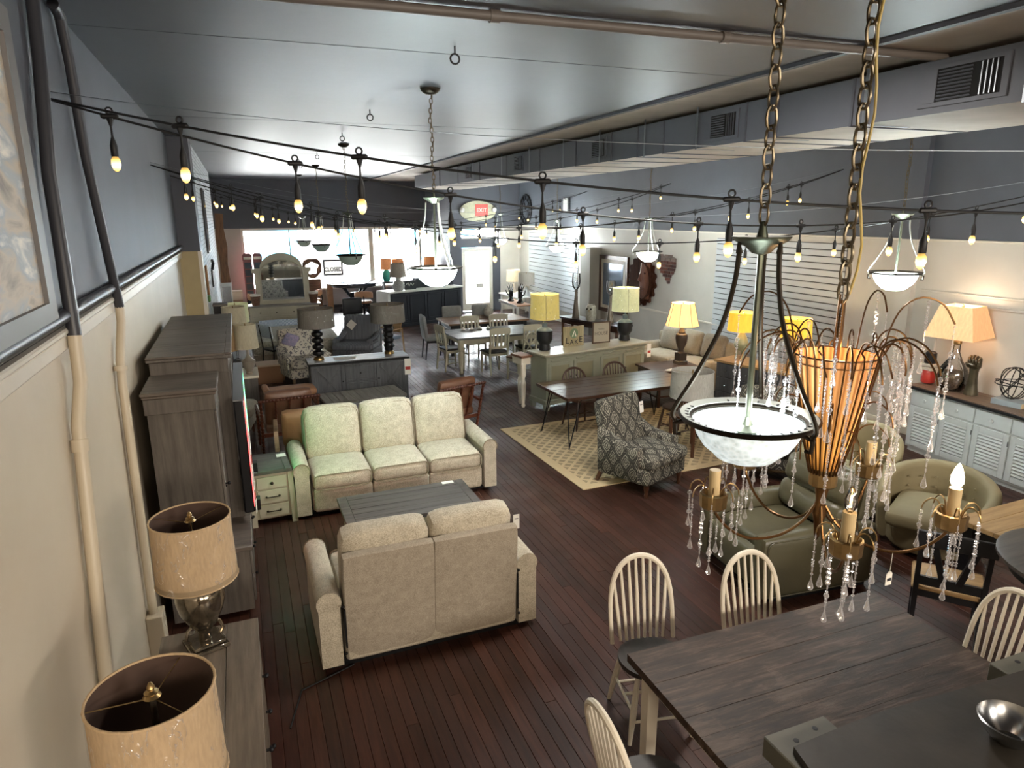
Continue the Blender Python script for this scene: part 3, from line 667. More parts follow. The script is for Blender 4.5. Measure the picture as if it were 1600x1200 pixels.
def lamp(name, label, loc, base_prof, mb, z0, z1, r0, r1, ms, n=28, lit=0.0, lcol=WARM, group=None, parts=(), film_=False, square=False, spider=True, pleats=None, rz=0, tag=False, bulb=True, mtrim=None):
    t = T(name, label, 'lamp', loc, rz, group)
    if base_prof: P(t, 'base', mb, B().lathe(base_prof, n=20))
    for nm, m, b in parts: P(t, nm, m, b)
    prof = [(r0, z0), (r0+(r1-r0)*0.5, (z0+z1)/2), (r1, z1)]
    if square:
        k = sqrt(2)*0.96; M = Matrix.Rotation(pi/4, 4, 'Z'); s = P(t, 'shade', ms, B().shell([(r0*k, z0), (r1*k, z1)], 0.005, n=4, M=M), angle=20)
    else: s = P(t, 'shade', ms, B().shell(prof, 0.004, n=n, fl=pleats))
    if not square:
        for r, z in ((r0, z0), (r1, z1)): P(s, 'edge_ring', mtrim or ms, B().tube([((r+0.001)*cos(2*pi*i/28), (r+0.001)*sin(2*pi*i/28), z) for i in range(28)], 0.005, 5, closed=True))
    if spider:
        zt = z1-0.03; q = B()
        for a in (0.3, 0.3+2*pi/3, 0.3+4*pi/3): q.tube([(0, 0, zt), (r1*0.99*cos(a), r1*0.99*sin(a), z1-0.012)], 0.0022, 4)
        q.tube([(0, 0, z0-0.06), (0, 0, zt+0.01)], 0.004, 6); P(s, 'spider', m_brass, q)
        P(t, 'finial', m_brass, B().lathe([(0.006, zt), (0.018, zt+0.012), (0.008, zt+0.025), (0.013, zt+0.035), (0.004, zt+0.05), (0, zt+0.052)], n=10))
    if film_: P(s, 'plastic_wrap', m_film, B().lathe([(r0+0.004, z0-0.004), (r0+(r1-r0)*0.5+0.007, (z0+z1)/2), (r1+0.004, z1+0.004)], n=40, cap=False, fl=(9, 0.006)))
    if bulb: P(t, 'bulb', m_bulb if lit else m_white, B().lathe([(0.012, z0+(z1-z0)*.3), (0.026, z0+(z1-z0)*.5), (0.02, z0+(z1-z0)*.6), (0, z0+(z1-z0)*.64)], n=10))
    if tag: price_tag(s, (r0*0.99, -0.02, z0+0.06), (0, 0, pi/2), 0.025, 0.04)
    if lit: light('POINT', 'lamp_glow', (loc[0], loc[1], loc[2]+z1-0.02), lit, lcol, 0.03)
    return t
m_bulb = emit('warm_bulb', (1.0, 0.78, 0.5, 1), 12)
# ---------------------------------------------------------------- ceiling services
def duct():
    x0, x1, zb, zt = 5.0, 6.42, 3.91, 4.29; ya, yb = 1.2, 20.5
    t = T('air_duct', 'long grey metal air duct with vents hung under the beige ceiling', 'duct', (0, 0, 0))
    P(t, 'side_face', m_gray, B().b2(x0, x0+0.01, ya, yb, zb, zt, 0.0)); P(t, 'bottom_face', m_beige, B().b2(x0+0.01, x1, ya, yb, zb, zb+0.01)); P(t, 'far_face', m_beige, B().b2(x1-0.01, x1, ya, yb, zb+0.01, zt)); P(t, 'top_face', m_beige, B().b2(x0+0.01, x1-0.01, ya, yb, zt-0.01, zt))
    P(t, 'end_cap', m_gray, B().b2(x0+0.01, x1-0.01, ya, ya+0.01, zb+0.01, zt-0.01)); P(t, 'end_cap', m_gray, B().b2(x0+0.01, x1-0.01, yb-0.01, yb, zb+0.01, zt-0.01))
    for y in (3.25, 4.75, 5.65, 6.1, 7.6, 8.2, 8.9, 10.0, 11.4, 13, 14.6, 16.2, 17.8): P(t, 'seam', m_dark, B().b2(x0-0.012, x0, y-0.012, y+0.012, zb-0.004, zt+0.002).b2(x0-0.012, x1, y-0.012, y+0.012, zb-0.008, zb))
    m_void = plain('vent_void', '#0a0a0c', 0.9)
    for y, L in ((3.78, 0.62), (6.5, 0.52), (9.3, 0.46), (12.4, 0.46), (15.4, 0.46)):
        g = P(t, 'vent', m_gray, B().b2(x0-0.014, x0, y-L/2-0.03, y+L/2+0.03, zb+0.05, zt-0.04)); P(g, 'opening', m_void, B().b2(x0-0.016, x0-0.013, y-L*0.47, y+L*0.47, zb+0.08, zt-0.07))
        for i in range(9): P(g, 'louver', m_gray, B().box((x0-0.02, y+L*0.08, zb+0.095+i*0.0245), (0.012, L*0.42, 0.006), (0, rad(35), 0)))
        for i in range(5):
            for j in range(4): pass
        b = B()
        for i in range(4): b.box((x0-0.02, y-L*0.42+i*0.036, (zb+zt)/2+0.005), (0.012, 0.008, zt-zb-0.16))
        P(g, 'grating', m_zinc, b); P(g, 'damper', m_gray, B().b2(x0-0.022, x0-0.012, y+L*0.31, y+L*0.47, zb+0.08, zt-0.07))
    for i, y in enumerate((3.3, 4.6, 5.75, 6.9, 8.0, 9.2, 10.4, 11.8, 13.2, 15)):
        P(t, 'hanger_strap', m_zinc, B().b2(x0-0.03, x0-0.026, y-0.016, y+0.016, zb-0.01, ZC).b2(x0-0.03, x0+0.5, y-0.016, y+0.016, zb-0.014, zb-0.01))
duct()
solo('ceiling_conduit', plain('painted_conduit', '#6c655f', 0.5, var=0.1), B().tube([(XL+0.02, 4.2, ZC-0.035), (2.0, 4.14, ZC-0.035), (5.1, 4.02, ZC-0.045)], 0.03, 10).tube([(3.1, 4.09, ZC-0.04), (3.16, 4.09, ZC-0.04)], 0.038, 10).tube([(1.5, 4.155, ZC-0.035), (1.56, 4.153, ZC-0.035)], 0.038, 10), 'brown painted pipe running across the ceiling above everything', 'pipe')
for k, (x, y) in enumerate(((1.57, 5.09), (1.54, 8.32), (1.56, 10.7), (1.57, 14.15), (1.3, 15.3), (1.5, 17.0))):
    solo('ceiling_hook', m_black, B().tube([(x, y, ZC), (x, y, ZC-0.05)], 0.006, 6).tube(arc((x, y, ZC-0.085), 0.034, 0, 2*pi, 12)[:-1], 0.007, 6, closed=True), 'black screw-eye hook in the grey ceiling ' + ('nearest the brown ceiling pipe', 'second along from the ceiling pipe', 'third along from the ceiling pipe', 'fourth along from the ceiling pipe', 'fifth along from the ceiling pipe', 'sixth along, nearest the shop window')[k], 'hook', group='screw eyes in the ceiling')

def chain_b(x0, z0, z1, link=0.05, r=0.0045, y0=0.0, sway=0.0, n=6):
    b = B(); pitch = link*0.78; k = max(2, int((z1-z0)/pitch)); 
    for i in range(k):
        zc = z0+(i+0.5)*(z1-z0)/k; sx = sway*sin(i*0.7)*(1 if i % 5 else 2); p = []
        for j in range(10):
            a = 2*pi*j/10; u, v = link*0.27*cos(a), link*0.52*sin(a)
            p.append((x0+sx+(u if i % 2 else 0), y0+(0 if i % 2 else u), zc+v))
        b.tube(p, r, n, closed=True)
    return b
m_bowl = {}
def bowl_mat(st):
    if st not in m_bowl:
        g = N('alabaster_glass_bowl'); c = g.n('ShaderNodeTexCoord'); p = g.n('ShaderNodeSeparateXYZ'); g.l(c.outputs['Object'], p.inputs[0])
        t = g.n('ShaderNodeTexVoronoi', Scale=45); g.l(c.outputs['Object'], t.inputs['Vector']); g.b.inputs['Base Color'].default_value = srgb('#dfe9e6')
        g.b.inputs['Emission Color'].default_value = (0.80, 0.93, 0.95, 1); g.l(g.math('MULTIPLY', g.math('ADD', g.math('MULTIPLY', t.outputs['Distance'], 0.9), 0.55), st), g.b.inputs['Emission Strength'])
        g.bump(t.outputs['Distance'], 0.5, 0.004); m_bowl[st] = g.set(0.25)
        if st == 0:
            tr = g.n('ShaderNodeBsdfTranslucent'); tr.inputs[0].default_value = srgb('#cfe6dc'); mx = g.n('ShaderNodeMixShader'); mx.inputs[0].default_value = 0.6; g.l(g.b.outputs[0], mx.inputs[1]); g.l(tr.outputs[0], mx.inputs[2]); g.l(mx.outputs[0], g.out.inputs[0])
    return m_bowl[st]
m_patina = plain('patinated_metal', '#5d6254', 0.35, 0.8, var=0.3, vs=15)
m_rimw = plain('whitened_metal_rim', '#b9bdb4', 0.4, 0.5)
def pendant(label, loc, zc, R=0.25, rod=0.63, st=1.1, watts=25, big=False, canopy=True, col=COOL, rz=0):
    t = T('bowl_pendant', label, 'pendant lamp', loc, rz)
    rim = P(t, 'rim', m_bronze, B().lathe([(R*0.80, -0.022), (R*0.97, -0.012), (R, 0.002), (R*0.97, 0.006), (R*0.84, -0.004), (R*0.79, -0.012), (R*0.80, -0.022)], n=48, cap=False))
    if big:
        P(rim, 'rim_lining', m_rimw, B().lathe([(R*0.965, 0.0075), (R*0.84, -0.002), (R*0.80, -0.02)], n=48, cap=False))
        for k in range(36):
            if k % 12 < 8: P(rim, 'slot', m_black, B().box((R*0.87*cos(2*pi*k/36), R*0.87*sin(2*pi*k/36), 0.0015), (0.014, 0.006, 0.004), (0, 0, 2*pi*k/36)))
    P(t, 'glass_bowl', bowl_mat(st), B().shell([(0.0, -R*0.70), (R*0.25, -R*0.685), (R*0.42, -R*0.62), (R*0.50, -R*0.54), (R*0.62, -R*0.44), (R*0.72, -R*0.28), (R*0.795, -0.02)], 0.006, n=40))
    P(t, 'stem', m_patina, B().tube([(0, 0, -0.06), (0, 0, rod-0.06)], 0.011, 8))
    P(t, 'lamp_holder', m_patina, B().lathe([(0.0, -0.12), (0.045, -0.11), (0.05, -0.08), (0.03, -0.06), (0.055, -0.045), (0.02, -0.03), (0.012, 0.0)], n=16))
    for k in range(3):
        a = 2*pi*k/3+0.70; p = Vector((cos(a), sin(a), 0))
        pts = [p*(R*1.06)+Vector((0, 0, -0.012)), p*(R*1.10)+Vector((0, 0, 0.03)), p*(R*0.80)+Vector((0, 0, rod*0.25)), p*(R*0.48)+Vector((0, 0, rod*0.52)), p*(R*0.34)+Vector((0, 0, rod*0.75)), p*(R*0.30)+Vector((0, 0, rod-0.05))]
        P(t, 'support_rod', m_bronze if big else m_rimw, B().tube(smooth(pts, 4), 0.0085 if big else 0.007, 7))
        P(t, 'rod_hook', m_bronze, B().tube([tuple(p*(R*0.95)+Vector((0, 0, -0.01))), tuple(p*(R*1.08)+Vector((0, 0, -0.02))), tuple(p*(R*1.06)+Vector((0, 0, -0.06))), tuple(p*(R*0.98)+Vector((0, 0, -0.06)))], 0.008, 6))
        P(t, 'rod_ring', m_bronze, B().tube([tuple(p*(R*0.30)+Vector((0, 0, rod-0.055))), tuple(p*(R*0.31)+Vector((0, 0, rod-0.03))), tuple(p*(R*0.30)+Vector((0, 0, rod-0.012)))], [0.012, 0.007, 0.007] if big else 0.006, 7))
        P(t, 'socket_bulb', bowl_mat(2.5) if st else m_white, B().ball((p.x*R*0.38, p.y*R*0.38, -R*0.3), 0.038, 12, (1, 1, 1.2)))
    P(t, 'crown_plate', m_patina, B().lathe([(0.012, rod-0.06), (0.03, rod-0.055), (R*0.2, rod-0.035), (R*0.34, rod-0.016), (R*0.385, rod-0.004), (R*0.39, rod), (R*0.35, rod), (0.02, rod-0.006), (0.012, rod+0.03), (0.006, rod+0.05)], n=24, fl=(12, 0.03)))
    top = zc-loc[2]
    P(t, 'chain', m_chain, chain_b(0, rod+0.04, top-(0.05 if canopy else 0), 0.075 if big else 0.055, 0.005 if big else 0.004, sway=0 if big else 0.006))
    if canopy: P(t, 'canopy', m_bronze, B().lathe([(0.01, top-0.06), (0.05, top-0.055), (0.085, top-0.03), (0.095, top-0.008), (0.095, top)], n=24))
    for k in range(3 if big else (1 if watts else 0)):
        a = 2*pi*k/3+1.9 if big else 0; rr = R*0.3 if big else 0
        light('POINT', 'pendant_glow', (loc[0]+rr*cos(a), loc[1]+rr*sin(a), loc[2]+0.02), watts/(3 if big else 1), col, 0.05)
    return t
pendant('large bronze-rimmed glass bowl pendant hanging nearest, above the dark dining table', (1.64, 1.88, 2.49), ZC, 0.245, 0.63, 0.32, 3, True, canopy=True)
pendant('glass bowl pendant hanging in front of the shop door', (1.84, 6.79, 2.68), ZC, 0.27, 0.68, 60, 22)
pendant('glass bowl pendant hanging over the round pub table in front of the window', (1.82, 12.39, 2.52), ZC, 0.27, 0.72, 0, 0)
pendant('small far glass bowl pendant dark against the window, second from the glass', (1.91, 17.72, 2.5), ZC, 0.27, 0.7, 0, 0)
pendant('smallest glass bowl pendant, hanging closest to the shop window', (1.87, 21.99, 2.45), ZC, 0.27, 0.7, 0, 0)
pendant('glass bowl pendant hanging over the entry by the exit sign', (7.7, 20.6, 2.45), ZC, 0.27, 0.75, 60, 40)
pendant('glass bowl pendant hanging before the carved wooden face', (7.38, 11.59, 2.47), ZC, 0.28, 0.62, 40, 25)
pendant('glass bowl pendant hanging by the louvered white credenza wall', (6.62, 5.47, 2.55), ZC, 0.28, 0.62, 40, 25)
pendant('glass bowl pendant in front of the far white slat wall', (8.25, 17.6, 2.33), ZC, 0.27, 0.68, 60, 40)

# ---------------------------------------------------------------- string lights
def sbulb_mat():
    g = N('amber_filament_bulb'); c = g.n('ShaderNodeTexCoord'); p = g.n('ShaderNodeSeparateXYZ'); g.l(c.outputs['Object'], p.inputs[0])
    r = g.math('ABSOLUTE', g.math('ADD', p.outputs[2], 0.045)); f = g.math('MAXIMUM', g.math('SUBTRACT', 1.0, g.math('MULTIPLY', r, 26.0)), 0.0)
    g.b.inputs['Base Color'].default_value = srgb('#c9a86a'); g.l(g.ramp(f, [(0.0, (1.0, 0.58, 0.12)), (0.6, (1.0, 0.74, 0.26)), (1.0, (1.0, 0.92, 0.62))]), g.b.inputs['Emission Color'])
    g.l(g.math('ADD', g.math('MULTIPLY', f, 1.7), 0.28), g.b.inputs['Emission Strength']); return g.set(0.2)
m_sb = sbulb_mat()
me_hold = B().lathe([(0.004, -0.03), (0.006, -0.10), (0.014, -0.125), (0.0185, -0.145), (0.0185, -0.195), (0.016, -0.20)], n=10).box((0, 0, 0.0), (0.085, 0.026, 0.026), bv=0.008).tube([(0, 0, -0.01), (0, 0, -0.05)], [0.018, 0.006], 8).tube(arc((0, 0, 0.028), 0.016, 0, 2*pi, 10)[:-1], 0.005, 5, closed=True).mesh('bulb_holder', m_rubber)
me_sb = B().lathe([(0.013, 0.0), (0.022, -0.015), (0.0235, -0.042), (0.016, -0.066), (0.006, -0.076), (0, -0.077)], n=14).mesh('bulb', m_sb)
def string_light(label, p0, p1, sag, phase, wire=True, step=0.91):
    p0, p1 = Vector(p0), Vector(p1); L = (p1-p0).length; t = T('string_light', label, 'string lights', p0, 0, 'string lights across the shop')
    def pt(s): q = (p1-p0)*s; q.z -= 4*sag*s*(1-s); return q
    P(t, 'cable', m_rubber, B().tube([pt(i/48) for i in range(49)], 0.0062, 6))
    if wire: P(t, 'guy_wire', m_zinc, B().tube([pt(i/24)+Vector((0, 0, 0.03+0.25*sin(pi*i/24))) for i in range(25)], 0.0018, 4))
    yaw = math.atan2(p1.y-p0.y, p1.x-p0.x); s = phase
    while s < L-0.2:
        h = P(t, 'bulb_holder', None, me_hold, pt(s/L), (0, 0, yaw)); P(h, 'bulb', None, me_sb, (0, 0, -0.2)); s += step
L1, L2, L3, L4, L5 = (XL, 4.32, 3.79), (XL, 9.31, 3.78), (XL+0.02, 13.9-2.2, 3.78), (-0.58, 17.5, 3.78), (-0.58, 21.2, 3.78)
R0, R1, R2, R3, R4 = (XR, -0.5, 3.78), (XR, 4.0, 3.80), (XR, 8.51, 3.83), (XR, 13.19, 3.81), (XR, 17.08, 3.77)
string_light('nearest string of bulbs, upper of two from the hook near the painting', L1, R0, 0.61, 0.72)
string_light('nearest string of bulbs, lower of two from the hook near the painting', L1, R1, 0.70, 0.30, wire=False)
string_light('string of bulbs sagging behind the big bowl pendant', L2, R1, 0.92, 0.40)
string_light('string of bulbs rising to the highest hook on the right wall', L2, R2, 0.80, 0.85, wire=False)
string_light('string of bulbs from the dark column to the highest right hook', L3, R2, 0.85, 0.3)
string_light('string of bulbs from the dark column to the middle right hook', L3, R3, 0.85, 0.6, wire=False)
string_light('string of bulbs from the white brick to the middle right hook', L4, R3, 0.85, 0.2)
string_light('string of bulbs from the white brick to the far right hook', L4, R4, 0.85, 0.5, wire=False)
string_light('farthest string of bulbs above the shop window', L5, R4, 0.8, 0.3)

# ---------------------------------------------------------------- crystal chandelier
def crystal_mat():
    g = N('cut_crystal'); tr = g.n('ShaderNodeBsdfTransparent'); gl = g.n('ShaderNodeBsdfGlossy'); gl.inputs['Roughness'].default_value = 0.05
    df = g.n('ShaderNodeBsdfDiffuse'); df.inputs[0].default_value = (0.95, 0.93, 0.95, 1); lw = g.n('ShaderNodeLayerWeight'); lw.inputs[0].default_value = 0.55
    a = g.n('ShaderNodeMixShader'); a.inputs[0].default_value = 0.5; g.l(gl.outputs[0], a.inputs[1]); g.l(df.outputs[0], a.inputs[2])
    mx = g.n('ShaderNodeMixShader'); g.l(g.math('ADD', g.math('MULTIPLY', lw.outputs['Facing'], 0.6), 0.12), mx.inputs[0]); g.l(tr.outputs[0], mx.inputs[1]); g.l(a.outputs[0], mx.inputs[2]); g.l(mx.outputs[0], g.out.inputs[0]); return g.m
m_crys = crystal_mat()
def strand(L, seed):
    b = B(); r_ = random.Random(seed); z = -0.006; b.tube([(0, 0, 0.004), (0, 0, -L+0.045)], 0.0009, 3)
    while z > -L+0.06:
        if r_.random() < 0.2: b.ball((0, 0, z-0.0095), 0.0098, 8); z -= 0.019
        elif r_.random() < 0.25: b.lathe([(0, z), (0.0032, z-0.004), (0.0028, z-0.016), (0, z-0.02)], n=5); z -= 0.021
        else: b.ball((0, 0, z-0.005), 0.0056, 6, (1, 1, 0.8)); z -= 0.0105
    b.lathe([(0, -L+0.055), (0.003, -L+0.04), (0.009, -L+0.016), (0.0105, -L+0.009), (0.007, -L+0.002), (0, -L)], n=8)
    return b.mesh('crystal_strand', m_crys, angle=25)
def chandelier():
    rc = random.Random(11); c0 = (2.07, 1.92, 0.0)
    t = T('crystal_chandelier', 'gilt wire basket chandelier with amber shade and hanging crystal strands', 'chandelier', c0)
    st = {k: [strand(k/100, k*10+j) for j in range(2)] for k in (16, 22, 28, 36)}
    def hang(par, k, p): P(par, 'crystal_strand', None, rc.choice(st[k]), p, (0, 0, rc.random()*6))
    zr, zc = 2.675, 2.22
    g = N('amber_pleated_silk'); c = g.n('ShaderNodeTexCoord'); p = g.n('ShaderNodeSeparateXYZ'); g.l(c.outputs['Object'], p.inputs[0])
    an = g.math('ARCTAN2', p.outputs[1], p.outputs[0]); s = g.math('ADD', g.math('MULTIPLY', g.math('SINE', g.math('MULTIPLY', an, 40.0)), 0.5), 0.5)
    zz = g.math('DIVIDE', g.math('SUBTRACT', 2.72, p.outputs[2]), 0.5); g.base(g.ramp(s, [(0, srgb('#b06a2c')), (1, srgb('#d99a5c'))]))
    g.l(g.ramp(zz, [(0.0, (1.0, 0.50, 0.22)), (0.75, (1.0, 0.46, 0.10)), (1.0, (0.9, 0.36, 0.06))]), g.b.inputs['Emission Color'])
    g.l(g.math('MULTIPLY', g.math('ADD', 0.16, g.math('MULTIPLY', s, 0.2)), g.ramp(zz, [(0.0, (0.45,)*3), (0.6, (0.9,)*3), (0.85, (1.5,)*3), (1.0, (0.5,)*3)])), g.b.inputs['Emission Strength']); g.set(0.8)
    P(t, 'shade', g.m, B().shell([(0.055, zc), (0.10, 2.42), (0.148, zr)], 0.004, n=40))
    P(t, 'shade_rim', m_gold, B().tube([(0.15*cos(2*pi*i/32), 0.15*sin(2*pi*i/32), zr) for i in range(32)], 0.004, 5, closed=True).tube([(0.146*cos(2*pi*i/32), 0.146*sin(2*pi*i/32), zr-0.03) for i in range(32)], 0.0025, 5, closed=True))
    P(t, 'collar', m_brass, B().lathe([(0.050, 2.145), (0.053, 2.15), (0.053, 2.205), (0.056, 2.21), (0.056, 2.222), (0.04, 2.222)], n=14), angle=15)
    P(t, 'stem', m_gold, B().tube([(0, 0, 2.0), (0, 0, 2.88)], 0.011, 8).tube([(0.016, 0, 2.7), (0.013, 0, 2.9)], 0.005, 5).tube([(-0.016, 0, 2.7), (-0.013, 0, 2.9)], 0.005, 5).tube([(0, 0.016, 2.7), (0, 0.013, 2.9)], 0.005, 5))
    P(t, 'finial', m_gold, B().lathe([(0, 1.90), (0.012, 1.93), (0.018, 1.99), (0.03, 2.03), (0.018, 2.08), (0.03, 2.145)], n=12))
    P(t, 'chain', m_chain, chain_b(0, 2.88, ZC, 0.085, 0.0065, n=6))
    cw = [(0.02+0.025*sin(i*1.1), 0.01*cos(i*0.9)-0.02, 2.9+i*(ZC-2.92)/16) for i in range(17)]
    P(t, 'power_cord', plain('yellow_lamp_cord', '#a8924e', 0.5), B().tube(cw+[(0.4, -0.12, ZC-0.05), (0.9, -0.25, ZC-0.03), (1.5, -0.5, ZC-0.01)], 0.0055, 6), label='yellow lamp cord wound up the chain')
    n = 28
    for k in range(n):
        a = 2*pi*(k+0.3)/n; d = Vector((cos(a), sin(a), 0)); e = Vector((-sin(a), cos(a), 0))
        base = [d*0.056+Vector((0, 0, 2.2)), d*0.107+Vector((0, 0, 2.42)), d*0.153+Vector((0, 0, 2.66))]
        kind = k % 4
        if kind == 1: tail = [(0.175, 2.78), (0.21, 2.86), (0.27, 2.895), (0.34, 2.87), (0.385, 2.80)]
        elif kind == 3: tail = [(0.165, 2.70), (0.19, 2.745), (0.235, 2.76), (0.29, 2.735), (0.33, 2.68), (0.345, 2.64)]
        else: tail = [(0.162, 2.71), (0.18, 2.735), (0.205, 2.74), (0.232, 2.72), (0.25, 2.67), (0.252, 2.635)]
        if kind == 1 and k % 8 == 5: tail = [(0.162, 2.70), (0.20, 2.75), (0.25, 2.77), (0.32, 2.75), (0.38, 2.69), (0.40, 2.64)]
        pts = base+[d*r+e*(0.012*(i-2) if kind == 0 else 0)+Vector((0, 0, z)) for i, (r, z) in enumerate(tail)]
        br = P(t, 'branch', m_goldd, B().tube(smooth(pts, 3), 0.0036, 5)); end = pts[-1]
        hang(br, {1: 36, 3: 28, 0: 22, 2: 36}[kind], end)
        if kind in (0, 2): hang(br, rc.choice((22, 28)), pts[-3])
        if kind in (1, 3): hang(br, 28, d*(tail[2][0]+0.02)+Vector((0, 0, tail[2][1]-0.004)))
    for k in range(12):
        a = 2*pi*(k+0.5)/12; d = Vector((cos(a), sin(a), 0)); z0 = 2.47 if k % 2 else 2.36; r0 = 0.12 if k % 2 else 0.098
        pts = [d*(r0-0.008)+Vector((0, 0, z0-0.12)), d*r0+Vector((0, 0, z0)), d*(r0+0.025)+Vector((0, 0, z0+0.045)), d*(r0+0.065)+Vector((0, 0, z0+0.05)), d*(r0+0.105)+Vector((0, 0, z0+0.015)), d*(r0+0.118)+Vector((0, 0, z0-0.03))]
        br = P(t, 'branch', m_gold, B().tube(smooth(pts, 3), 0.003, 5)); hang(br, 28 if k % 2 else 22, pts[-1])
    m_sleeve = plain('ivory_candle_sleeve', '#c9b184', 0.5); m_clear = glass('clear_bulb_glass', alpha=0.2)
    for k, deg in enumerate((19, -53, -125, 91, 163)):
        a = rad(deg); d = Vector((cos(a), sin(a), 0)); R = 0.44; cz = 2.075
        P(t, 'arm', m_gold, B().tube(smooth([d*0.02+Vector((0, 0, 2.06)), d*0.07+Vector((0, 0, 1.99)), d*0.16+Vector((0, 0, 1.935)), d*0.27+Vector((0, 0, 1.925)), d*0.36+Vector((0, 0, 1.965)), d*0.42+Vector((0, 0, 2.03)), d*R+Vector((0, 0, cz))]), 0.006, 7))
        cup = P(t, 'candle_cup', m_brass, B().lathe([(0.0, -0.012), (0.044, -0.01), (0.053, 0.0), (0.055, 0.052), (0.048, 0.056), (0.012, 0.03)], n=12), d*R+Vector((0, 0, cz)), angle=15)
        P(cup, 'candle_sleeve', m_sleeve, B().tube([(0, 0, 0.03), (0, 0, 0.15)], 0.022, 12))
        lit = k in (1,)
        if lit:
            P(cup, 'bulb', emit('lit_candle_bulb', (1.0, 0.86, 0.66, 1), 14), B().lathe([(0.010, 0.15), (0.0215, 0.172), (0.021, 0.195), (0.011, 0.228), (0, 0.245)], n=12)); q = d*R+Vector(c0); light('POINT', 'candle_glow', (q.x, q.y, cz+0.25), 5, WARM, 0.02)
        elif k == 2:
            P(cup, 'bulb', m_clear, B().lathe([(0.010, 0.15), (0.0215, 0.172), (0.021, 0.195), (0.011, 0.228), (0, 0.245)], n=12)); P(cup, 'filament', m_filament, B().tube([(0.004, 0, 0.165), (0.003, 0, 0.21)], 0.0015, 4).tube([(-0.004, 0, 0.165), (-0.003, 0, 0.21)], 0.0015, 4))
        for j in range(7):
            b_ = 2*pi*j/7+0.4; f = Vector((cos(b_), sin(b_), 0)); pts = [f*0.03+Vector((0, 0, 0.04)), f*0.045+Vector((0, 0, 0.085)), f*0.068+Vector((0, 0, 0.095)), f*0.09+Vector((0, 0, 0.075)), f*0.096+Vector((0, 0, 0.05))]
            P(cup, 'leaf_wire', m_brass, B().tube(smooth(pts, 3), 0.0028, 5)); hang(cup, rc.choice((16, 16, 22)), pts[-1])
            if j % 2 == 0: hang(cup, rc.choice((22, 28)), f*0.042+Vector((0, 0, 0.0)))
    tg = P(t, 'price_tag', m_paper, B().prism([(-0.016, -0.03), (0.016, -0.03), (0.016, 0.018), (0.007, 0.028), (-0.007, 0.028), (-0.016, 0.018)], 0.002, Matrix.Translation((0.185, -0.2, 1.80)) @ MXZ), label='white paper price tag on a thread'); P(tg, 'thread', m_paper, B().tube([(0.185, -0.2, 1.82), (0.16, -0.22, 1.925)], 0.0012, 4)); P(tg, 'print', m_ink, B().box((0.185, -0.2015, 1.795), (0.02, 0.001, 0.012)))
    light('POINT', 'basket_glow', (c0[0], c0[1], 2.70), 1.5, (1.0, 0.66, 0.36), 0.04)
chandelier()
# ---------------------------------------------------------------- left wall
m_pipeD = plain('slate_pipe_paint', '#37383d', 0.4); m_pipeC = plain('cream_pipe_paint', '#c4b79f', 0.4)
xw = XL+0.045
t = T('wall_conduit', 'nearer of two vertical pipes on the left wall, next to the painting', 'pipe', (0, 0, 0))
P(t, 'upper_pipe', m_pipeD, B().tube([(xw, 4.30, ZC), (xw, 4.22, 3.95), (xw, 4.03, 3.41), (xw+0.02, 3.91, 2.63)], 0.032, 10))
P(t, 'lower_pipe', m_pipeC, B().tube([(xw+0.02, 3.91, 2.63), (xw+0.02, 3.88, 2.4), (xw, 3.78, 2.2), (xw, 3.5, 0.98), (xw, 3.42, 0.5)], 0.033, 10)); P(t, 'coupling', m_pipeC, B().tube([(xw, 3.76, 2.14), (xw, 3.75, 2.08)], 0.041, 10))
t = T('wall_conduit', 'farther of two vertical pipes on the left wall, ending in a metal box', 'pipe', (0, 0, 0))
P(t, 'upper_pipe', m_pipeD, B().tube([(xw, 4.75, ZC-0.03), (xw, 4.9, ZC-0.06), (xw, 4.98, 4.1), (xw, 5.05, 3.57), (xw+0.02, 5.34, 2.6)], 0.03, 10))
P(t, 'lower_pipe', m_pipeC, B().tube([(xw+0.02, 5.34, 2.6), (xw+0.02, 5.33, 2.5), (xw, 5.2, 2.25), (xw, 5.15, 2.1), (xw, 5.02, 0.42)], 0.03, 10)); P(t, 'coupling', m_pipeC, B().tube([(xw, 5.17, 2.22), (xw, 5.165, 2.19)], 0.045, 10))
bx = P(t, 'junction_box', m_pipeC, B().b2(XL, XL+0.11, 4.94, 5.1, 0.14, 0.44, 0.006))
for z in (0.2, 0.27, 0.34, 0.41): P(bx, 'knockout', m_trim, B().tube([(XL+0.11, 5.02, z), (XL+0.113, 5.02, z)], 0.022, 10))
solo('rail_pipe', m_pipeD, B().tube([(XL+0.035, YB+0.1, RAIL+0.07), (XL+0.035, 11.95, RAIL+0.07)], 0.034, 10), 'dark pipe running level along the left wall above the cream rail', 'pipe')
def canvas():
    g = N('abstract_landscape_canvas'); t = g.n('ShaderNodeTexNoise', Scale=3, Detail=6, Distortion=0.6); g.l(g.obj((1, 1, 2.6)), t.inputs['Vector'])
    g.base(g.ramp(t.outputs[0], [(0.3, srgb('#8d8478')), (0.45, srgb('#c4b6a2')), (0.58, srgb('#a7adb0')), (0.7, srgb('#ece6da'))])); g.bump(t.outputs[0], 0.3, 0.01); return g.set(0.6)
t = T('painting', 'large pale abstract painting in a grey frame high on the left wall', 'painting', (XL+0.012, 2.9, 3.38))
P(t, 'frame', plain('gray_picture_frame', '#6d6a68', 0.5), B().b2(0, 0.05, -0.78, 0.78, -0.66, -0.55).b2(0, 0.05, -0.78, 0.78, 0.55, 0.66).b2(0, 0.05, -0.78, -0.66, -0.55, 0.55).b2(0, 0.05, 0.66, 0.78, -0.55, 0.55)); P(t, 'canvas', canvas(), B().b2(0.005, 0.03, -0.67, 0.67, -0.56, 0.56))

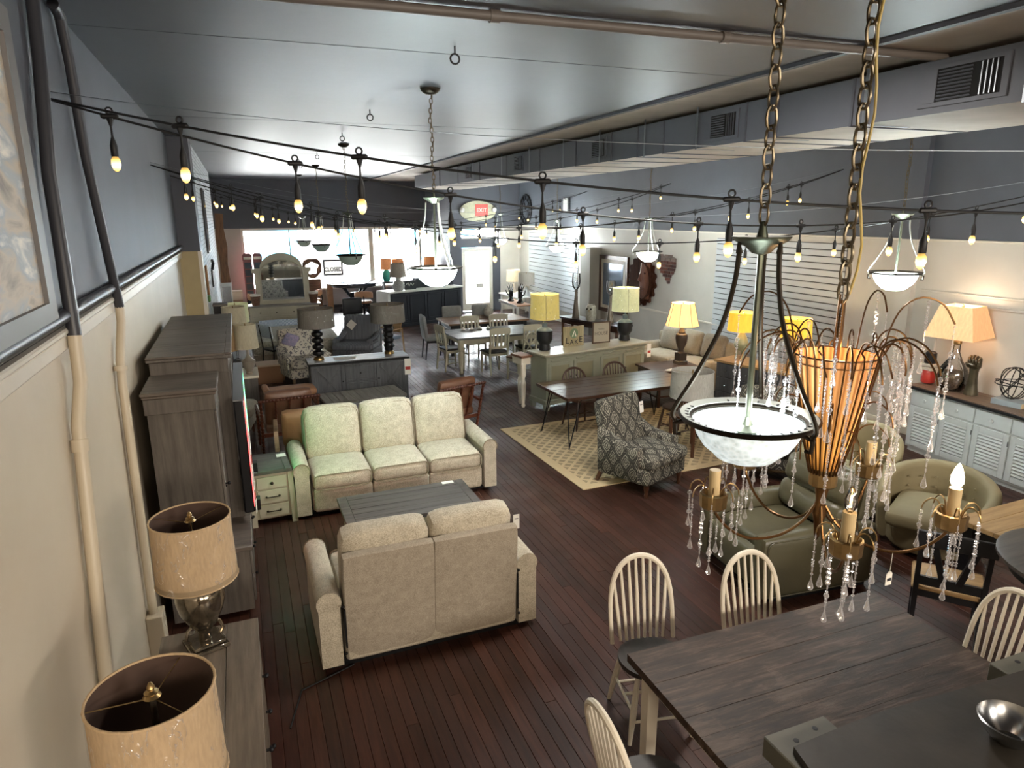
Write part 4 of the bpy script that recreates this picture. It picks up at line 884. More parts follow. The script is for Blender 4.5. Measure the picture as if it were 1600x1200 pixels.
# gray dresser with two new lamps
t = T('dresser', 'weathered grey-brown dresser under the two plastic-wrapped lamps', 'dresser', (-0.36, 3.05, 0), 90)
P(t, 'body', m_dres, B().b2(-0.9, 0.9, -0.235, 0.255, 0.06, 0.81)); plank_top(t, wood('dresser_top_oak', '#5a4f42', '#7f7262', 'x', 7, 0.5, 0.3), -0.93, 0.93, -0.26, 0.265, 0.85, 3, 0.04)
for i in range(3):
    for j in range(3):
        f = front(t, m_dres, 'drawer', -0.88+i*0.59, -0.31+i*0.59, 0.1+j*0.235, 0.32+j*0.235, -0.236); knob(f, m_black, (-0.595+i*0.59, -0.256, 0.21+j*0.235))
P(t, 'plinth', m_dres, B().b2(-0.88, 0.88, -0.22, 0.24, 0, 0.06))
m_oat = lampshade('oatmeal_linen_shade', '#c2a783', 0.0, sc=90); m_oatd = plain('shade_edge_band', '#a38c6a', 0.7); m_shin = plain('brown_shade_lining', '#4d3a30', 0.8)
m_merc = plain('mercury_glass', '#8c8272', 0.12, 0.9, var=0.35, vs=22)
def drum_lamp(label, loc, sc=1.0, rz=0):
    k = sc; q = B()
    t = lamp('table_lamp', label, loc, [(0.05, 0.125*k), (0.07, 0.14*k), (0.115*k, 0.23*k), (0.13*k, 0.30*k), (0.12*k, 0.36*k), (0.07*k, 0.41*k), (0.045*k, 0.43*k), (0.05*k, 0.445*k), (0.012, 0.45*k), (0.012, 0.75*k)], m_merc, 0.42*k, 0.78*k, 0.208*k, 0.2*k, m_oat, 36, film_=True, tag=True, bulb=False, mtrim=m_oat, rz=rz,
        parts=(('foot', m_merc, B().box((0, 0, 0.012), (0.2, 0.2, 0.024), bv=0.004).box((0, 0, 0.035), (0.17, 0.17, 0.02), bv=0.004).lathe([(0.035, 0.04), (0.03, 0.08), (0.055, 0.125*k)], n=16)), ('handle', m_merc, B().tube([(0.08, 0, 0.04), (0.10, 0, 0.07), (0.085, 0, 0.12), (0.06, 0, 0.14)], 0.010, 6)), ('handle', m_merc, B().tube([(-0.08, 0, 0.04), (-0.10, 0, 0.07), (-0.085, 0, 0.12), (-0.06, 0, 0.14)], 0.010, 6))))
    P(t, 'shade_lining', m_shin, B().lathe([(0.2035*k, 0.425*k), (0.1955*k, 0.778*k)], n=36, cap=False)); P(t, 'hem_band', m_oatd, B().lathe([(0.2095*k, 0.418*k), (0.2085*k, 0.45*k)], n=36, cap=False))
    P(t, 'brass_knob', m_brass, B().lathe([(0.02, 0.755*k), (0.030, 0.758*k), (0.02, 0.768*k), (0.024, 0.775*k), (0.011, 0.783*k), (0.014, 0.792*k), (0.006, 0.81*k), (0, 0.813*k)], n=14))
    return t
drum_lamp('plastic-wrapped drum lamp standing at the far end of the dresser', (-0.38, 3.80, 0.85), 1.0, 20)
drum_lamp('plastic-wrapped drum lamp at the near end of the dresser, largest in view', (-0.42, 2.33, 0.85), 1.0, 50)

# entertainment centre with the television
t = T('entertainment_center', 'tall grey-brown wood entertainment wall unit around the television', 'wall unit', (0, 0, 0)); xl = -0.75
P(t, 'base_cabinet', m_graywood, B().b2(xl, -0.15, 5.48, 8.55, 0.05, 0.58)); P(t, 'base_top', m_graywoody, B().b2(xl, -0.12, 5.46, 8.57, 0.58, 0.62, 0.006))
P(t, 'side_pier', m_graywood, B().b2(xl+0.01, -0.29, 5.47, 6.08, 0.62, 1.80))
P(t, 'pier_frieze', m_graywood, B().b2(xl-0.005, -0.27, 5.455, 6.08, 1.78, 1.90, 0.004)); P(t, 'pier_top', m_graywoody, B().b2(xl-0.02, -0.25, 5.44, 6.08, 1.92, 1.95, 0.008).b2(xl-0.012, -0.26, 5.448, 6.08, 1.90, 1.922, 0.006))
d = P(t, 'door', m_graywood, B().b2(-0.29, -0.27, 5.5, 6.05, 0.66, 1.76, 0.004)); P(d, 'knob', m_black, B().tube([(-0.27, 5.54, 1.15), (-0.25, 5.54, 1.15)], 0.007, 6).ball((-0.243, 5.54, 1.15), 0.014, 8).ball((-0.268, 5.54, 1.13), 0.01, 6))
P(t, 'inner_side', m_graywood, B().b2(xl, -0.17, 6.085, 6.12, 0.62, 1.95)); P(t, 'far_pier', m_graywood, B().b2(xl, -0.2, 8.0, 8.55, 0.62, 1.95)); P(t, 'back_panel', m_graywood, B().b2(xl-0.005, xl, 6.1, 8.0, 0.62, 1.95))
P(t, 'bridge_frieze', m_graywood, B().b2(xl-0.01, -0.17, 6.08, 8.56, 1.93, 2.05, 0.004)); P(t, 'bridge_crown', m_graywood, B().b2(xl-0.03, -0.14, 6.06, 8.58, 2.05, 2.08, 0.008))
for i in range(5): P(t, 'top_board', m_graywoody, B().b2(xl-0.03, -0.19, 6.06+i*0.504, 6.56+i*0.504, 2.08, 2.098+0.001*(i % 2), 0.003))
P(t, 'crown_edge', m_graywoody, B().b2(-0.19, -0.14, 6.06, 8.58, 2.08, 2.1, 0.006))
for i in range(5):
    f = P(t, 'drawer', m_graywood, B().b2(-0.15, -0.13, 5.52+i*0.605, 6.1+i*0.605, 0.34, 0.55, 0.004)); P(f, 'knob', m_black, B().ball((-0.115, 5.81+i*0.605, 0.45), 0.014, 8))
    f = P(t, 'drawer', m_graywood, B().b2(-0.15, -0.13, 5.52+i*0.605, 6.1+i*0.605, 0.1, 0.31, 0.004)); P(f, 'knob', m_black, B().ball((-0.115, 5.81+i*0.605, 0.2), 0.014, 8))
t = T('television', 'thin black flat-screen television seen edge-on in the wall unit', 'television', (-0.11, 6.72, 0.62))
P(t, 'housing', m_screen, B().b2(-0.05, 0.03, -0.80, 0.80, 0.09, 1.09, 0.01)); P(t, 'top_edge', plain('brushed_tv_edge', '#85878a', 0.35, 0.7), B().b2(-0.052, 0.034, -0.80, 0.80, 1.088, 1.1)); P(t, 'foot', m_black, B().b2(-0.1, 0.08, -0.55, -0.45, 0, 0.1).b2(-0.1, 0.08, 0.45, 0.55, 0, 0.1))
def tv_picture():
    g = N('tv_picture'); c = g.n('ShaderNodeTexCoord'); p = g.n('ShaderNodeSeparateXYZ'); g.l(c.outputs['Object'], p.inputs[0])
    f = g.math('DIVIDE', g.math('ADD', p.outputs[1], 0.8), 1.6); g.l(g.ramp(f, [(0.14, (0.9, 0.06, 0.06)), (0.20, (0.03, 0.03, 0.03)), (0.5, (0.05, 0.08, 0.05)), (0.56, (0.12, 0.9, 0.32)), (0.76, (0.12, 0.9, 0.32)), (0.80, (0.04, 0.05, 0.04))]), g.b.inputs['Emission Color'])
    g.b.inputs['Emission Strength'].default_value = 4.0; g.base((0.01, 0.01, 0.01, 1)); return g.set(0.3)
P(t, 'screen', tv_picture(), B().b2(0.03, 0.033, -0.77, 0.77, 0.13, 1.06))
for y, z in ((-0.82, 0.62), (-0.815, 0.30)): price_tag(t, (0.045, y, z), (0, 0, pi/2*0.9), 0.05, 0.42, True, 'hanging_sheet')

# cream and grey three-drawer end table
t = T('end_table', 'small cream end table with grey plank top and three drawers', 'end table', (0.08, 7.46, 0), 3)
P(t, 'body', m_cream2, B().b2(-0.2, 0.2, -0.24, 0.25, 0.07, 0.58))
for s in (-1, 1):
    for q in (-1, 1): P(t, 'leg', m_cream2, B().tube([(s*0.205, q*0.245, 0), (s*0.19, q*0.24, 0.58)], [0.04, 0.034], 4))
plank_top(t, m_graytop, -0.21, 0.21, -0.29, 0.29, 0.62, 5, 0.04, ends=0.07)
for j, h in ((0, 0.13), (1, 0.15), (2, 0.14)):
    z = (0.41, 0.245, 0.09)[j]; f = front(t, m_cream2, 'drawer', -0.15, 0.15, z, z+h, -0.242)
    knob(f, m_bronze, (0, -0.262, z+h/2), 0.018) if j == 0 else pull(f, m_bronze, (0, -0.262, z+h/2), 0.13)
P(t, 'card', m_paper, B().b2(0.1, 0.2, 0.1, 0.2, 0.621, 0.624))

# ---------------------------------------------------------------- centre seating
t = sofa('sofa', 'long cream three-seat reclining sofa facing the coffee table', 3, 2.32, (1.46, 7.66, 0), 0.5); price_tag(t, (1.165, -0.36, 0.42), (0, 0, 0.9), 0.07, 0.10)
t = sofa('loveseat', 'cream two-seat loveseat seen from behind in front of the coffee table', 2, 1.70, (1.105, 4.88, 0), 180.5, True); price_tag(t, (-0.70, 0.33, 0.88), (0, 0, pi), 0.05, 0.12)
t = T('coffee_table', 'cream coffee table with dark grey plank top between sofa and loveseat', 'coffee table', (1.33, 6.2, 0), 0.5)
P(t, 'body', m_cream2, B().b2(-0.55, 0.55, -0.27, 0.27, 0.16, 0.43)); legs4(t, m_cream2, 1.24, 0.64, 0.43, 0.035, 0.05)
for i in range(2):
    f = front(t, m_cream2, 'drawer', -0.52+i*0.53, -0.01+i*0.53, 0.2, 0.4, -0.272); pull(f, m_bronze, (-0.265+i*0.53, -0.292, 0.3), 0.1)
plank_top(t, m_graytop, -0.655, 0.655, -0.345, 0.345, 0.47, 6, 0.04, ends=0.09); P(t, 'card', m_paper, B().b2(0.42, 0.54, 0.27, 0.33, 0.471, 0.475))
t = T('plank_table', 'low grey plank-topped table directly behind the cream sofa', 'coffee table', (1.62, 10.75, 0), 6); plank_top(t, wood('silvered_planks', '#77716a', '#a09a90', 'y', 6, 0.5), -0.64, 0.64, -0.34, 0.34, 0.42, 11, 0.04, 'y'); legs4(t, m_graywood, 1.28, 0.68, 0.38, 0.035)
t = T('sideboard', 'charcoal grey sideboard with X-braced doors and pale top', 'sideboard', (1.72, 11.62, 0), 0.5); P(t, 'body', m_sidebd, B().b2(-0.80, 0.80, -0.2, 0.22, 0.14, 0.79))
P(t, 'top', m_black, B().b2(-0.84, 0.84, -0.24, 0.24, 0.79, 0.83, 0.005)); plank_top(t, wood('whitewashed_gray_top', '#8a8a8c', '#b5b6b8', 'x', 5, 0.35), -0.84, 0.84, -0.24, 0.24, 0.85, 4, 0.019); legs4(t, m_sidebd, 1.62, 0.44, 0.79, 0.03, 0.03)
for x0 in (-0.76, 0.27):
    f = front(t, m_sidebd, 'door', x0, x0+0.49, 0.18, 0.76, -0.2, 0.055)
    for s in (-1, 1): P(f, 'cross_brace', m_sidebd, B().tube([(x0+0.06, -0.214, 0.47-s*0.23), (x0+0.43, -0.214, 0.47+s*0.23)], 0.022, 4))
    knob(f, m_black, (x0+(0.46 if x0 < 0 else 0.03), -0.22, 0.5))
for z0, z1 in ((0.48, 0.76), (0.18, 0.46)): f = front(t, m_sidebd, 'drawer', -0.25, 0.25, z0, z1, -0.2, 0.03); knob(f, m_black, (0, -0.22, (z0+z1)/2))
price_tag(t, (0.80, -0.25, 0.66), (0, 0, 0), 0.11, 0.28, True)
m_grshade = lampshade('charcoal_silk_shade', '#6f6960', 0.0, sc=50); m_blkbase = plain('black_resin_lamp', '#0d0d0f', 0.35)
stack = []
for i in range(5): stack += [(0.045, 0.07+i*0.105), (0.09, 0.095+i*0.105), (0.095, 0.12+i*0.105), (0.09, 0.145+i*0.105), (0.045, 0.172+i*0.105)]
for x, y, s in ((1.08, 11.62, 'left'), (2.28, 11.70, 'right')):
    prof = stack if s == 'left' else [(0.07, 0.06), (0.075, 0.08)]+[(0.072+0.018*(i % 2), 0.1+i*0.045) for i in range(11)]+[(0.03, 0.62)]
    t = lamp('table_lamp', 'black stacked-sphere lamp with gray shade on the X-door sideboard' if s == 'left' else 'black lamp studded with bright beads on the X-door sideboard', (x, y, 0.85), prof, m_blkbase, 0.56, 0.86, 0.295, 0.285, m_grshade, 32, film_=True, bulb=False)
    P(t, 'foot', m_brass, B().lathe([(0.0, 0), (0.085, 0), (0.085, 0.03), (0.07, 0.05), (0.05, 0.065)], n=20))
    if s == 'right':
        for k in range(18): P(t, 'stud', m_steel, B().ball((0.09*cos(k*2.4), 0.09*sin(k*2.4), 0.12+k*0.026), 0.013, 8))
P(T('brochure', 'white leaflet lying on the charcoal sideboard top', 'leaflet', (1.5, 11.58, 0.852)), 'sheet', m_paper, B().b2(-0.18, 0.18, -0.1, 0.1, 0, 0.003))
spool_chair('spool_chair', 'dark red bobbin-turned chair with leather cushions beside the wall unit', (0.42, 9.72, 0), 184)
spool_chair('spool_chair', 'bobbin-turned brown leather chair peeking above the right sofa end', (2.66, 9.42, 0), 198)
t = T('club_chair', 'tan leather chair with wooden arm tucked behind the cream sofa corner', 'armchair', (0.60, 8.86, 0), 178); P(t, 'seat_cushion', m_tan, B().cush((0, -0.05, 0.36), (0.56, 0.6, 0.18), 0.06, (0, 0, 0.03))); P(t, 'backrest', m_tan, B().cush((0.02, 0.26, 0.62), (0.56, 0.16, 0.5), 0.06, (0, 0.03, 0), (rad(-14), 0, 0)))
for s in (-1, 1): P(t, 'arm_panel', m_pink, B().prism([(-0.4, 0), (-0.34, 0), (-0.30, 0.5), (0.2, 0.52), (0.32, 0.0), (0.38, 0), (0.27, 0.60), (-0.36, 0.58)], 0.05, Matrix.Translation((s*0.33+0.02, 0, 0)) @ Matrix(((0, 0, 1, 0), (1, 0, 0, 0), (0, 1, 0, 0), (0, 0, 0, 1)))))
t = T('bench', 'tan leather topped bench with scrolled end behind the bobbin chair', 'bench', (0.55, 11.05, 0), 4); P(t, 'cushion', m_tan, B().cush((0, 0, 0.5), (0.78, 0.4, 0.12), 0.05, (0, 0, 0.02))); P(t, 'scroll', m_tan, B().tube([(-0.36, -0.2, 0.56), (-0.36, 0.2, 0.56)], 0.05, 12)); P(t, 'frame', m_walleg, B().b2(-0.36, 0.36, -0.17, 0.17, 0.38, 0.45)); legs4(t, m_walleg, 0.76, 0.38, 0.38, 0.022, 0.04)
armchair('armchair', 'taupe high-backed fabric chair beside the wall unit, seen side-on', m_taupe, m_walleg, (-0.30, 10.55, 0), 80, 0.62, 0.62, 1.06, False)
armchair('floral_armchair', 'cream floral armchair standing behind the charcoal sideboard', m_floral, m_pink, (1.02, 13.75, 0), 14, 0.86, 0.86, 1.0, False)
armchair('ribbed_armchair', 'dark gray ribbed armchair with a paper card pinned to its back', m_ribbed, m_blackp, (2.25, 15.1, 0), -30, 0.9, 0.86, 1.0, False)
P(T('swing_card', 'white folded card on the gray ribbed armchair', 'card', (2.12, 15.15, 0.83), -30), 'sheet', m_paper, B().box((0, 0.08, 0.02), (0.16, 0.008, 0.17), (-0.2, 0.7, 0)))
P(T('throw_pillow', 'small lilac floral pillow on the floral armchair corner', 'pillow', (0.78, 13.9, 0.78), 20), 'cover', cloth('lilac_print', '#8d94b8', '#c3b4d2', 30), B().cush((0, 0, 0.05), (0.28, 0.1, 0.26), 0.05, (0, 0.02, 0), (0.5, 0.4, 0)))
t = T('metal_chair', 'black metal chair with striped seat back by the bed', 'chair', (0.55, 15.1, 0), 118)
P(t, 'backrest', m_tstripe, B().cush((0, 0.2, 0.86), (0.42, 0.05, 0.3), 0.02, (0, 0, 0), (rad(-10), 0, 0))); P(t, 'seat', m_blackp, B().box((0, 0, 0.46), (0.42, 0.42, 0.04), bv=0.012))
for s in (-1, 1): P(t, 'side_frame', m_black, B().tube([(s*0.21, 0.24, 0.98), (s*0.21, 0.18, 0.46), (s*0.21, 0.22, 0.02), (s*0.21, -0.2, 0.02), (s*0.21, -0.2, 0.46), (s*0.21, 0.18, 0.46)], 0.012, 6))
for x, y, z, w_, h, lab, m in ((0.34, 14.1, 0, 0.46, 0.34, 'brown cardboard box with pale top on the floor by the floral chair', m_pink),):
    t = T('cardboard_box', lab, 'box', (x, y, z), 2); P(t, 'carton', plain('corrugated_card', '#8a6446', 0.8), B().b2(-w_/2, w_/2, -w_/2, w_/2, 0, h)); P(t, 'lid', plain('pale_card', '#c0a58d', 0.7), B().b2(-w_/2-0.01, w_/2+0.01, -w_/2-0.01, w_/2+0.01, h, h+0.03, 0.004))

# ---------------------------------------------------------------- back left: bed, dresser with mirror, lamps
t = T('bed', 'low bed with sage quilt in front of the white dresser', 'bed', (1.0, 16.9, 0)); P(t, 'mattress', m_quilt, B().cush((0, 0, 0.42), (1.85, 3.0, 0.34), 0.1, (0, 0, 0.02), n=9)); P(t, 'valance', m_taupe, B().b2(-0.9, 0.9, -1.46, 1.46, 0.02, 0.28)); P(t, 'folded_cover', m_tstripe, B().cush((0.1, 0.9, 0.605), (1.6, 1.0, 0.06), 0.03))
t = T('mirror_dresser', 'antique white dresser carrying the arched mirror at the shop window', 'dresser', (1.02, 19.65, 0)); P(t, 'body', m_cream2, B().b2(-0.9, 0.9, -0.24, 0.26, 0.1, 0.82)); P(t, 'top', wood('dresser_brown_top', '#6d665f', '#8f8a84', 'x', 5, 0.4), B().b2(-0.95, 0.95, -0.28, 0.28, 0.82, 0.86, 0.008)); legs4(t, m_cream2, 1.8, 0.5, 0.12, 0.04, 0.05)
for x0, x1 in ((-0.84, -0.42), (-0.39, 0.39), (0.42, 0.84)):
    for z0 in (0.56, 0.32):
        f = front(t, m_cream2, 'drawer', x0, x1, z0, z0+0.22, -0.24, 0.03)
        for kx in ([(x0+x1)/2] if x1-x0 < 0.5 else [-0.22, 0.22]): knob(f, m_bronze, (kx, -0.262, z0+0.11), 0.018)
t = T('arched_mirror', 'antique white arched dresser mirror reflecting the shop', 'mirror', (1.03, 19.7, 0.86))
def arch_out(w, h, sp, n=16, sh=0.0): return [(-w/2, 0), (w/2, 0), (w/2, sp)]+([(w/2-0.02, sp+0.04), (w/2+sh, sp+0.1), (w/2+sh, sp+0.2), (w/2-0.14, sp+0.2)] if sh else [])+[((w/2-(0.14 if sh else 0))*cos(pi*i/n), sp+(0.2 if sh else 0)+(h-sp-(0.2 if sh else 0))*sin(pi*i/n)) for i in range(1, n)]+([(-w/2+0.14, sp+0.2), (-w/2-sh, sp+0.2), (-w/2-sh, sp+0.1), (-w/2+0.02, sp+0.04)] if sh else [])+[(-w/2, sp)]
P(t, 'frame', m_cream2, B().prism(arch_out(1.38, 1.36, 0.76, sh=0.08), 0.05, MXZ)); P(t, 'glass', plain('mirror_silver', '#d7dadc', 0.03, 1.0), B().prism([(x, z+0.10) for x, z in arch_out(1.1, 1.08, 0.72)], 0.012, Matrix.Translation((0, -0.008, 0)) @ MXZ)); P(t, 'inner_moulding', m_cream2, B().tube([(x, -0.006, z+0.10) for x, z in arch_out(1.1, 1.08, 0.72)], 0.022, 6, closed=True))
m_phone = plain('phone_box_red', '#74393d', 0.4)
for x, s in ((0.24, 'left'), (0.55, 'right')):
    t = T('phone_box_cabinet', 'narrow red telephone-box cabinet '+('against the left window frame' if s == 'left' else 'half hidden by the arched mirror'), 'cabinet', (x, 24.5, 0)); w_ = 0.14
    P(t, 'body', m_phone, B().b2(-w_, w_, -0.13, 0.15, 0, 1.78)); P(t, 'domed_top', m_phone, B().prism([(-w_-0.01, 1.78), (w_+0.01, 1.78), (w_+0.01, 1.92), (0.09, 2.0), (-0.09, 2.0), (-w_-0.01, 1.92)], 0.3, Matrix.Translation((0, -0.15, 0)) @ MXZ)); P(t, 'sign_panel', m_paper, B().b2(-0.11, 0.11, -0.156, -0.15, 1.80, 1.89))
    for k in range(6): P(t, 'pane', plain('phone_box_glass', '#3b4450', 0.1), B().b2(-0.10, 0.10, -0.136, -0.13, 0.35+k*0.23, 0.55+k*0.23))
m_wick = wood('brown_wicker', '#4e3426', '#8a6248', 'x', 12, 0.7)
for x, y, s in ((0.30, 19.85, 'left'), (1.80, 19.85, 'right')):
    t = T('wicker_basket', 'brown lined basket on the white dresser, %s of the mirror' % s, 'basket', (x, y-0.3, 0.86)); P(t, 'basket', m_wick, B().shell([(0.09, 0.0), (0.12, 0.2), (0.125, 0.28)], 0.008, n=16)); P(t, 'liner', m_paper, B().shell([(0.13, 0.25), (0.13, 0.30)], 0.008, n=16)); P(t, 'bottom', m_wick, B().lathe([(0, 0.002), (0.088, 0.002), (0.088, 0.01), (0, 0.01)], n=16))
m_cshade = lampshade('cream_shade', '#c9bfa4', 0.0); m_olsh = lampshade('pale_green_shade', '#c3c6a6', 0.12, (1, 0.95, 0.7, 1))
t = T('nightstand', 'dark nightstand under the cream lamps by the bed', 'nightstand', (-0.12, 12.5, 0), 90); P(t, 'body', m_graywood, B().b2(-0.35, 0.35, -0.22, 0.22, 0.1, 0.52)); P(t, 'top', m_whitep, B().b2(-0.38, 0.38, -0.24, 0.24, 0.52, 0.56, 0.005)); legs4(t, m_graywood, 0.7, 0.44, 0.12)
lamp('table_lamp', 'taupe urn lamp with tall cream shade on the nightstand', (-0.02, 12.3, 0.56), [(0.05, 0), (0.06, 0.03), (0.05, 0.05), (0.10, 0.16), (0.115, 0.24), (0.05, 0.29), (0.025, 0.34), (0.02, 0.45)], plain('taupe_glaze', '#8f8577', 0.3), 0.46, 0.86, 0.19, 0.17, m_cshade, 28)
lamp('table_lamp', 'silver lamp with narrow tan shade leaning behind the wall unit', (-0.28, 12.35, 0.56), [(0.05, 0), (0.06, 0.03), (0.03, 0.06), (0.045, 0.2), (0.02, 0.4)], m_steel, 0.42, 0.84, 0.10, 0.075, lampshade('tan_shade', '#a58a66'), 24)
lamp('table_lamp', 'lamp with large cream drum shade behind the urn lamp', (-0.20, 13.6, 0.55), [(0.07, 0), (0.07, 0.03), (0.02, 0.06), (0.02, 0.6)], m_glass, 0.60, 1.02, 0.22, 0.20, m_cshade, 28)
lamp('table_lamp', 'lamp with pale green drum shade beside the white brick', (-0.18, 15.1, 0.5), [(0.07, 0), (0.07, 0.03), (0.02, 0.06), (0.02, 0.6)], m_glass, 0.58, 0.95, 0.26, 0.25, m_olsh, 28)
t = T('low_chest', 'grey low chest holding the two far cream lamps', 'chest', (-0.2, 14.35, 0), 90); P(t, 'body', m_graywood, B().b2(-0.98, 0.98, -0.24, 0.24, 0.06, 0.46)); P(t, 'top', m_graywoody, B().b2(-1.0, 1.0, -0.26, 0.26, 0.46, 0.498, 0.006)); legs4(t, m_graywood, 1.8, 0.44, 0.1)
for i in range(2): f = front(t, m_graywood, 'drawer', -0.94+i*0.95, -0.01+i*0.95, 0.1, 0.43, -0.24); knob(f, m_black, (-0.47+i*0.95, -0.26, 0.27))
solo('lamp_riser', m_graywoody, B().lathe([(0, 0), (0.09, 0), (0.09, 0.052), (0, 0.052)], n=16), 'round wood riser under the large cream drum lamp', 'riser', (-0.20, 13.6, 0.498))
t = T('storage_cube', 'pale wood crate standing against the far putty wall', 'crate', (-0.32, 22.6, 0)); P(t, 'box', m_pink, B().b2(-0.3, 0.3, -0.2, 0.2, 0, 0.72, 0.005)); P(t, 'lid', wood('bleached_lid', '#b9a892', '#d6c8b4', 'x', 6), B().b2(-0.31, 0.31, -0.21, 0.21, 0.72, 0.98, 0.004))
t = T('speaker', 'black box with grey top by the white brick wall', 'cabinet', (-0.42, 14.1, 0.498)); P(t, 'case', m_blackp, B().b2(-0.12, 0.12, -0.15, 0.15, 0, 1.05, 0.006)); P(t, 'lid', m_graywoody, B().b2(-0.13, 0.13, -0.16, 0.16, 1.05, 1.09, 0.004))
solo('live_edge_slab', wood('live_edge_bark', '#4a3020', '#8e6644', 'z', 8, 0.7, 0.6), B().prism([(-0.12, 0), (0.13, 0.0), (0.10, 0.5), (0.14, 1.0), (0.09, 1.5), (0.11, 1.9), (-0.10, 1.92), (-0.14, 1.2), (-0.10, 0.6)], 0.06, MXZ), 'tall brown live-edge board leaning upright at the white brick corner', 'board', (-0.42, 21.2, 1.35))
t = T('board_stand', 'pale glass-fronted stand under the tall live-edge board', 'stand', (-0.42, 21.25, 0)); P(t, 'body', m_whitec, B().b2(-0.14, 0.14, -0.1, 0.12, 0, 1.35)); P(t, 'panel', m_steel, B().b2(-0.11, 0.11, -0.104, -0.1, 0.1, 1.25))
t = T('wall_mirror', 'tall dark mirror hung on the white brick wall', 'mirror', (-0.575, 15.2, 3.1)); P(t, 'frame', m_blackp, B().b2(0, 0.04, -0.28, 0.28, -0.62, 0.62, 0.006)); P(t, 'glass', plain('dark_mirror', '#4b5052', 0.05, 0.9), B().b2(0.038, 0.044, -0.24, 0.24, -0.58, 0.58))
t = T('paddle_board', 'wooden cutting board with green tip hung on the brick', 'board', (-0.575, 13.2, 1.95)); P(t, 'board', m_pine, B().b2(0, 0.04, -0.12, 0.12, -0.1, 0.42, 0.02)); P(t, 'painted_tip', plain('leaf_green_paint', '#5f8a4a', 0.5), B().b2(0, 0.041, -0.12, 0.12, -0.22, -0.1, 0.015))
t = T('wall_hook_rack', 'small dark iron silhouette on the white brick', 'wall decor', (-0.575, 15.9, 1.95)); P(t, 'plate', m_black, B().b2(0, 0.03, -0.14, 0.14, -0.2, 0.15)); P(t, 'hook', m_black, B().tube([(0.02, 0.0, 0.15), (0.05, 0.06, 0.28), (0.03, 0.2, 0.33)], 0.03, 6))
# ---------------------------------------------------------------- window display
t = T('pub_table', 'round dark pub table with trestle base in front of the shop window', 'table', (3.45, 23.2, 0)); P(t, 'top', plain('polished_dark_top', '#3a3f4a', 0.12), B().lathe([(0, 0.98), (0.82, 0.98), (0.85, 1.0), (0.85, 1.03), (0.82, 1.045), (0, 1.045)], n=40)); P(t, 'apron', m_navy, B().lathe([(0.70, 0.9), (0.72, 0.9), (0.72, 0.98), (0.70, 0.98)], n=32))
for k in range(4): a = rad(45+90*k); P(t, 'leg', m_navy, B().tube([(0.62*cos(a), 0.62*sin(a), 0.0), (0.12*cos(a), 0.12*sin(a), 0.5), (0.55*cos(a), 0.55*sin(a), 0.95)], [0.05, 0.045, 0.05], 4))
P(t, 'centre_post', m_navy, B().tube([(0, 0, 0.3), (0, 0, 0.7)], 0.14, 8))
def swivel(label, loc, rz):
    t = T('swivel_chair', label, 'chair', loc, rz); P(t, 'seat', m_tan, B().lathe([(0, 0.56), (0.22, 0.56), (0.25, 0.6), (0.22, 0.64), (0, 0.65)], n=24)); P(t, 'column', m_black, B().tube([(0, 0, 0.04), (0, 0, 0.56)], 0.03, 8)); P(t, 'base', m_black, B().lathe([(0, 0), (0.24, 0.0), (0.23, 0.02), (0.04, 0.05), (0, 0.05)], n=20))
    P(t, 'backrest', m_tan, B().surf(lambda u, v: Vector(((0.27+0.02*cos(2*pi*v))*cos(0.2+u*(pi-0.4)), (0.27+0.02*cos(2*pi*v))*sin(0.2+u*(pi-0.4)), 0.80+0.10*sin(2*pi*v)+0.05*sin(pi*u))), 16, 10)); P(t, 'back_bracket', m_black, B().tube([(0, 0.2, 0.58), (0, 0.28, 0.62), (0, 0.27, 0.8)], 0.02, 5)); return t
swivel('tan swivel chair on a pedestal in front of the round pub table', (3.45, 21.3, 0), 170); swivel('tan leather pedestal chair between the mirror and the pub table', (2.05, 22.4, 0), 250); swivel('third tan pedestal chair mostly hidden left of the arched mirror', (0.4, 21.9, 0), 100)
P(T('wood_post_stand', 'reddish wooden post under the window next to the pub table', 'post', (2.75, 23.9, 0)), 'post', m_tan, B().b2(-0.09, 0.09, -0.07, 0.07, 0, 0.95, 0.006))
t = T('window_ledge_shelf', 'white display shelf running along under the shop window', 'shelf', (3.75, 24.72, 0)); P(t, 'board', m_white, B().b2(-2.7, 2.65, -0.26, 0.26, 0.70, 0.76, 0.004))
for x in (-2.6, -1, 1, 2.6): P(t, 'support', m_white, B().b2(x-0.03, x+0.03, -0.2, 0.24, 0, 0.70))
t = T('closed_sign', 'framed sign reading closed leaning in the shop window', 'sign', (2.98, 24.5, 0.76)); t.scale = (0.8, 1, 0.95); P(t, 'easel', m_blackp, B().b2(-0.3, -0.27, 0.04, 0.07, 0, 0.6).b2(0.27, 0.3, 0.04, 0.07, 0, 0.6)); gb = N('backlit_sign_paper'); tb = gb.n('ShaderNodeBsdfTranslucent'); tb.inputs[0].default_value = (0.34, 0.33, 0.31, 1); gb.l(tb.outputs[0], gb.out.inputs[0]); P(t, 'board', gb.m, B().b2(-0.36, 0.36, 0, 0.004, 0.48, 0.95)); P(t, 'frame', m_blackp, B().b2(-0.42, 0.42, -0.02, 0.01, 0.94, 1.01).b2(-0.42, 0.42, -0.02, 0.01, 0.42, 0.49).b2(-0.42, -0.35, -0.02, 0.01, 0.49, 0.94).b2(0.35, 0.42, -0.02, 0.01, 0.49, 0.94))
text(t, 'lettering', 'CLOSED', m_ink, 0.2, (0, -0.006, 0.64), (pi/2, 0, 0), 0.004, bold=0.008); P(t, 'faint_script', plain('pale_sign_ink', '#a08f7c', 0.7), B().tube(smooth([(-0.22+0.022*i, -0.003, 0.84+0.022*sin(i*2.3)) for i in range(21)], 3), 0.006, 4))
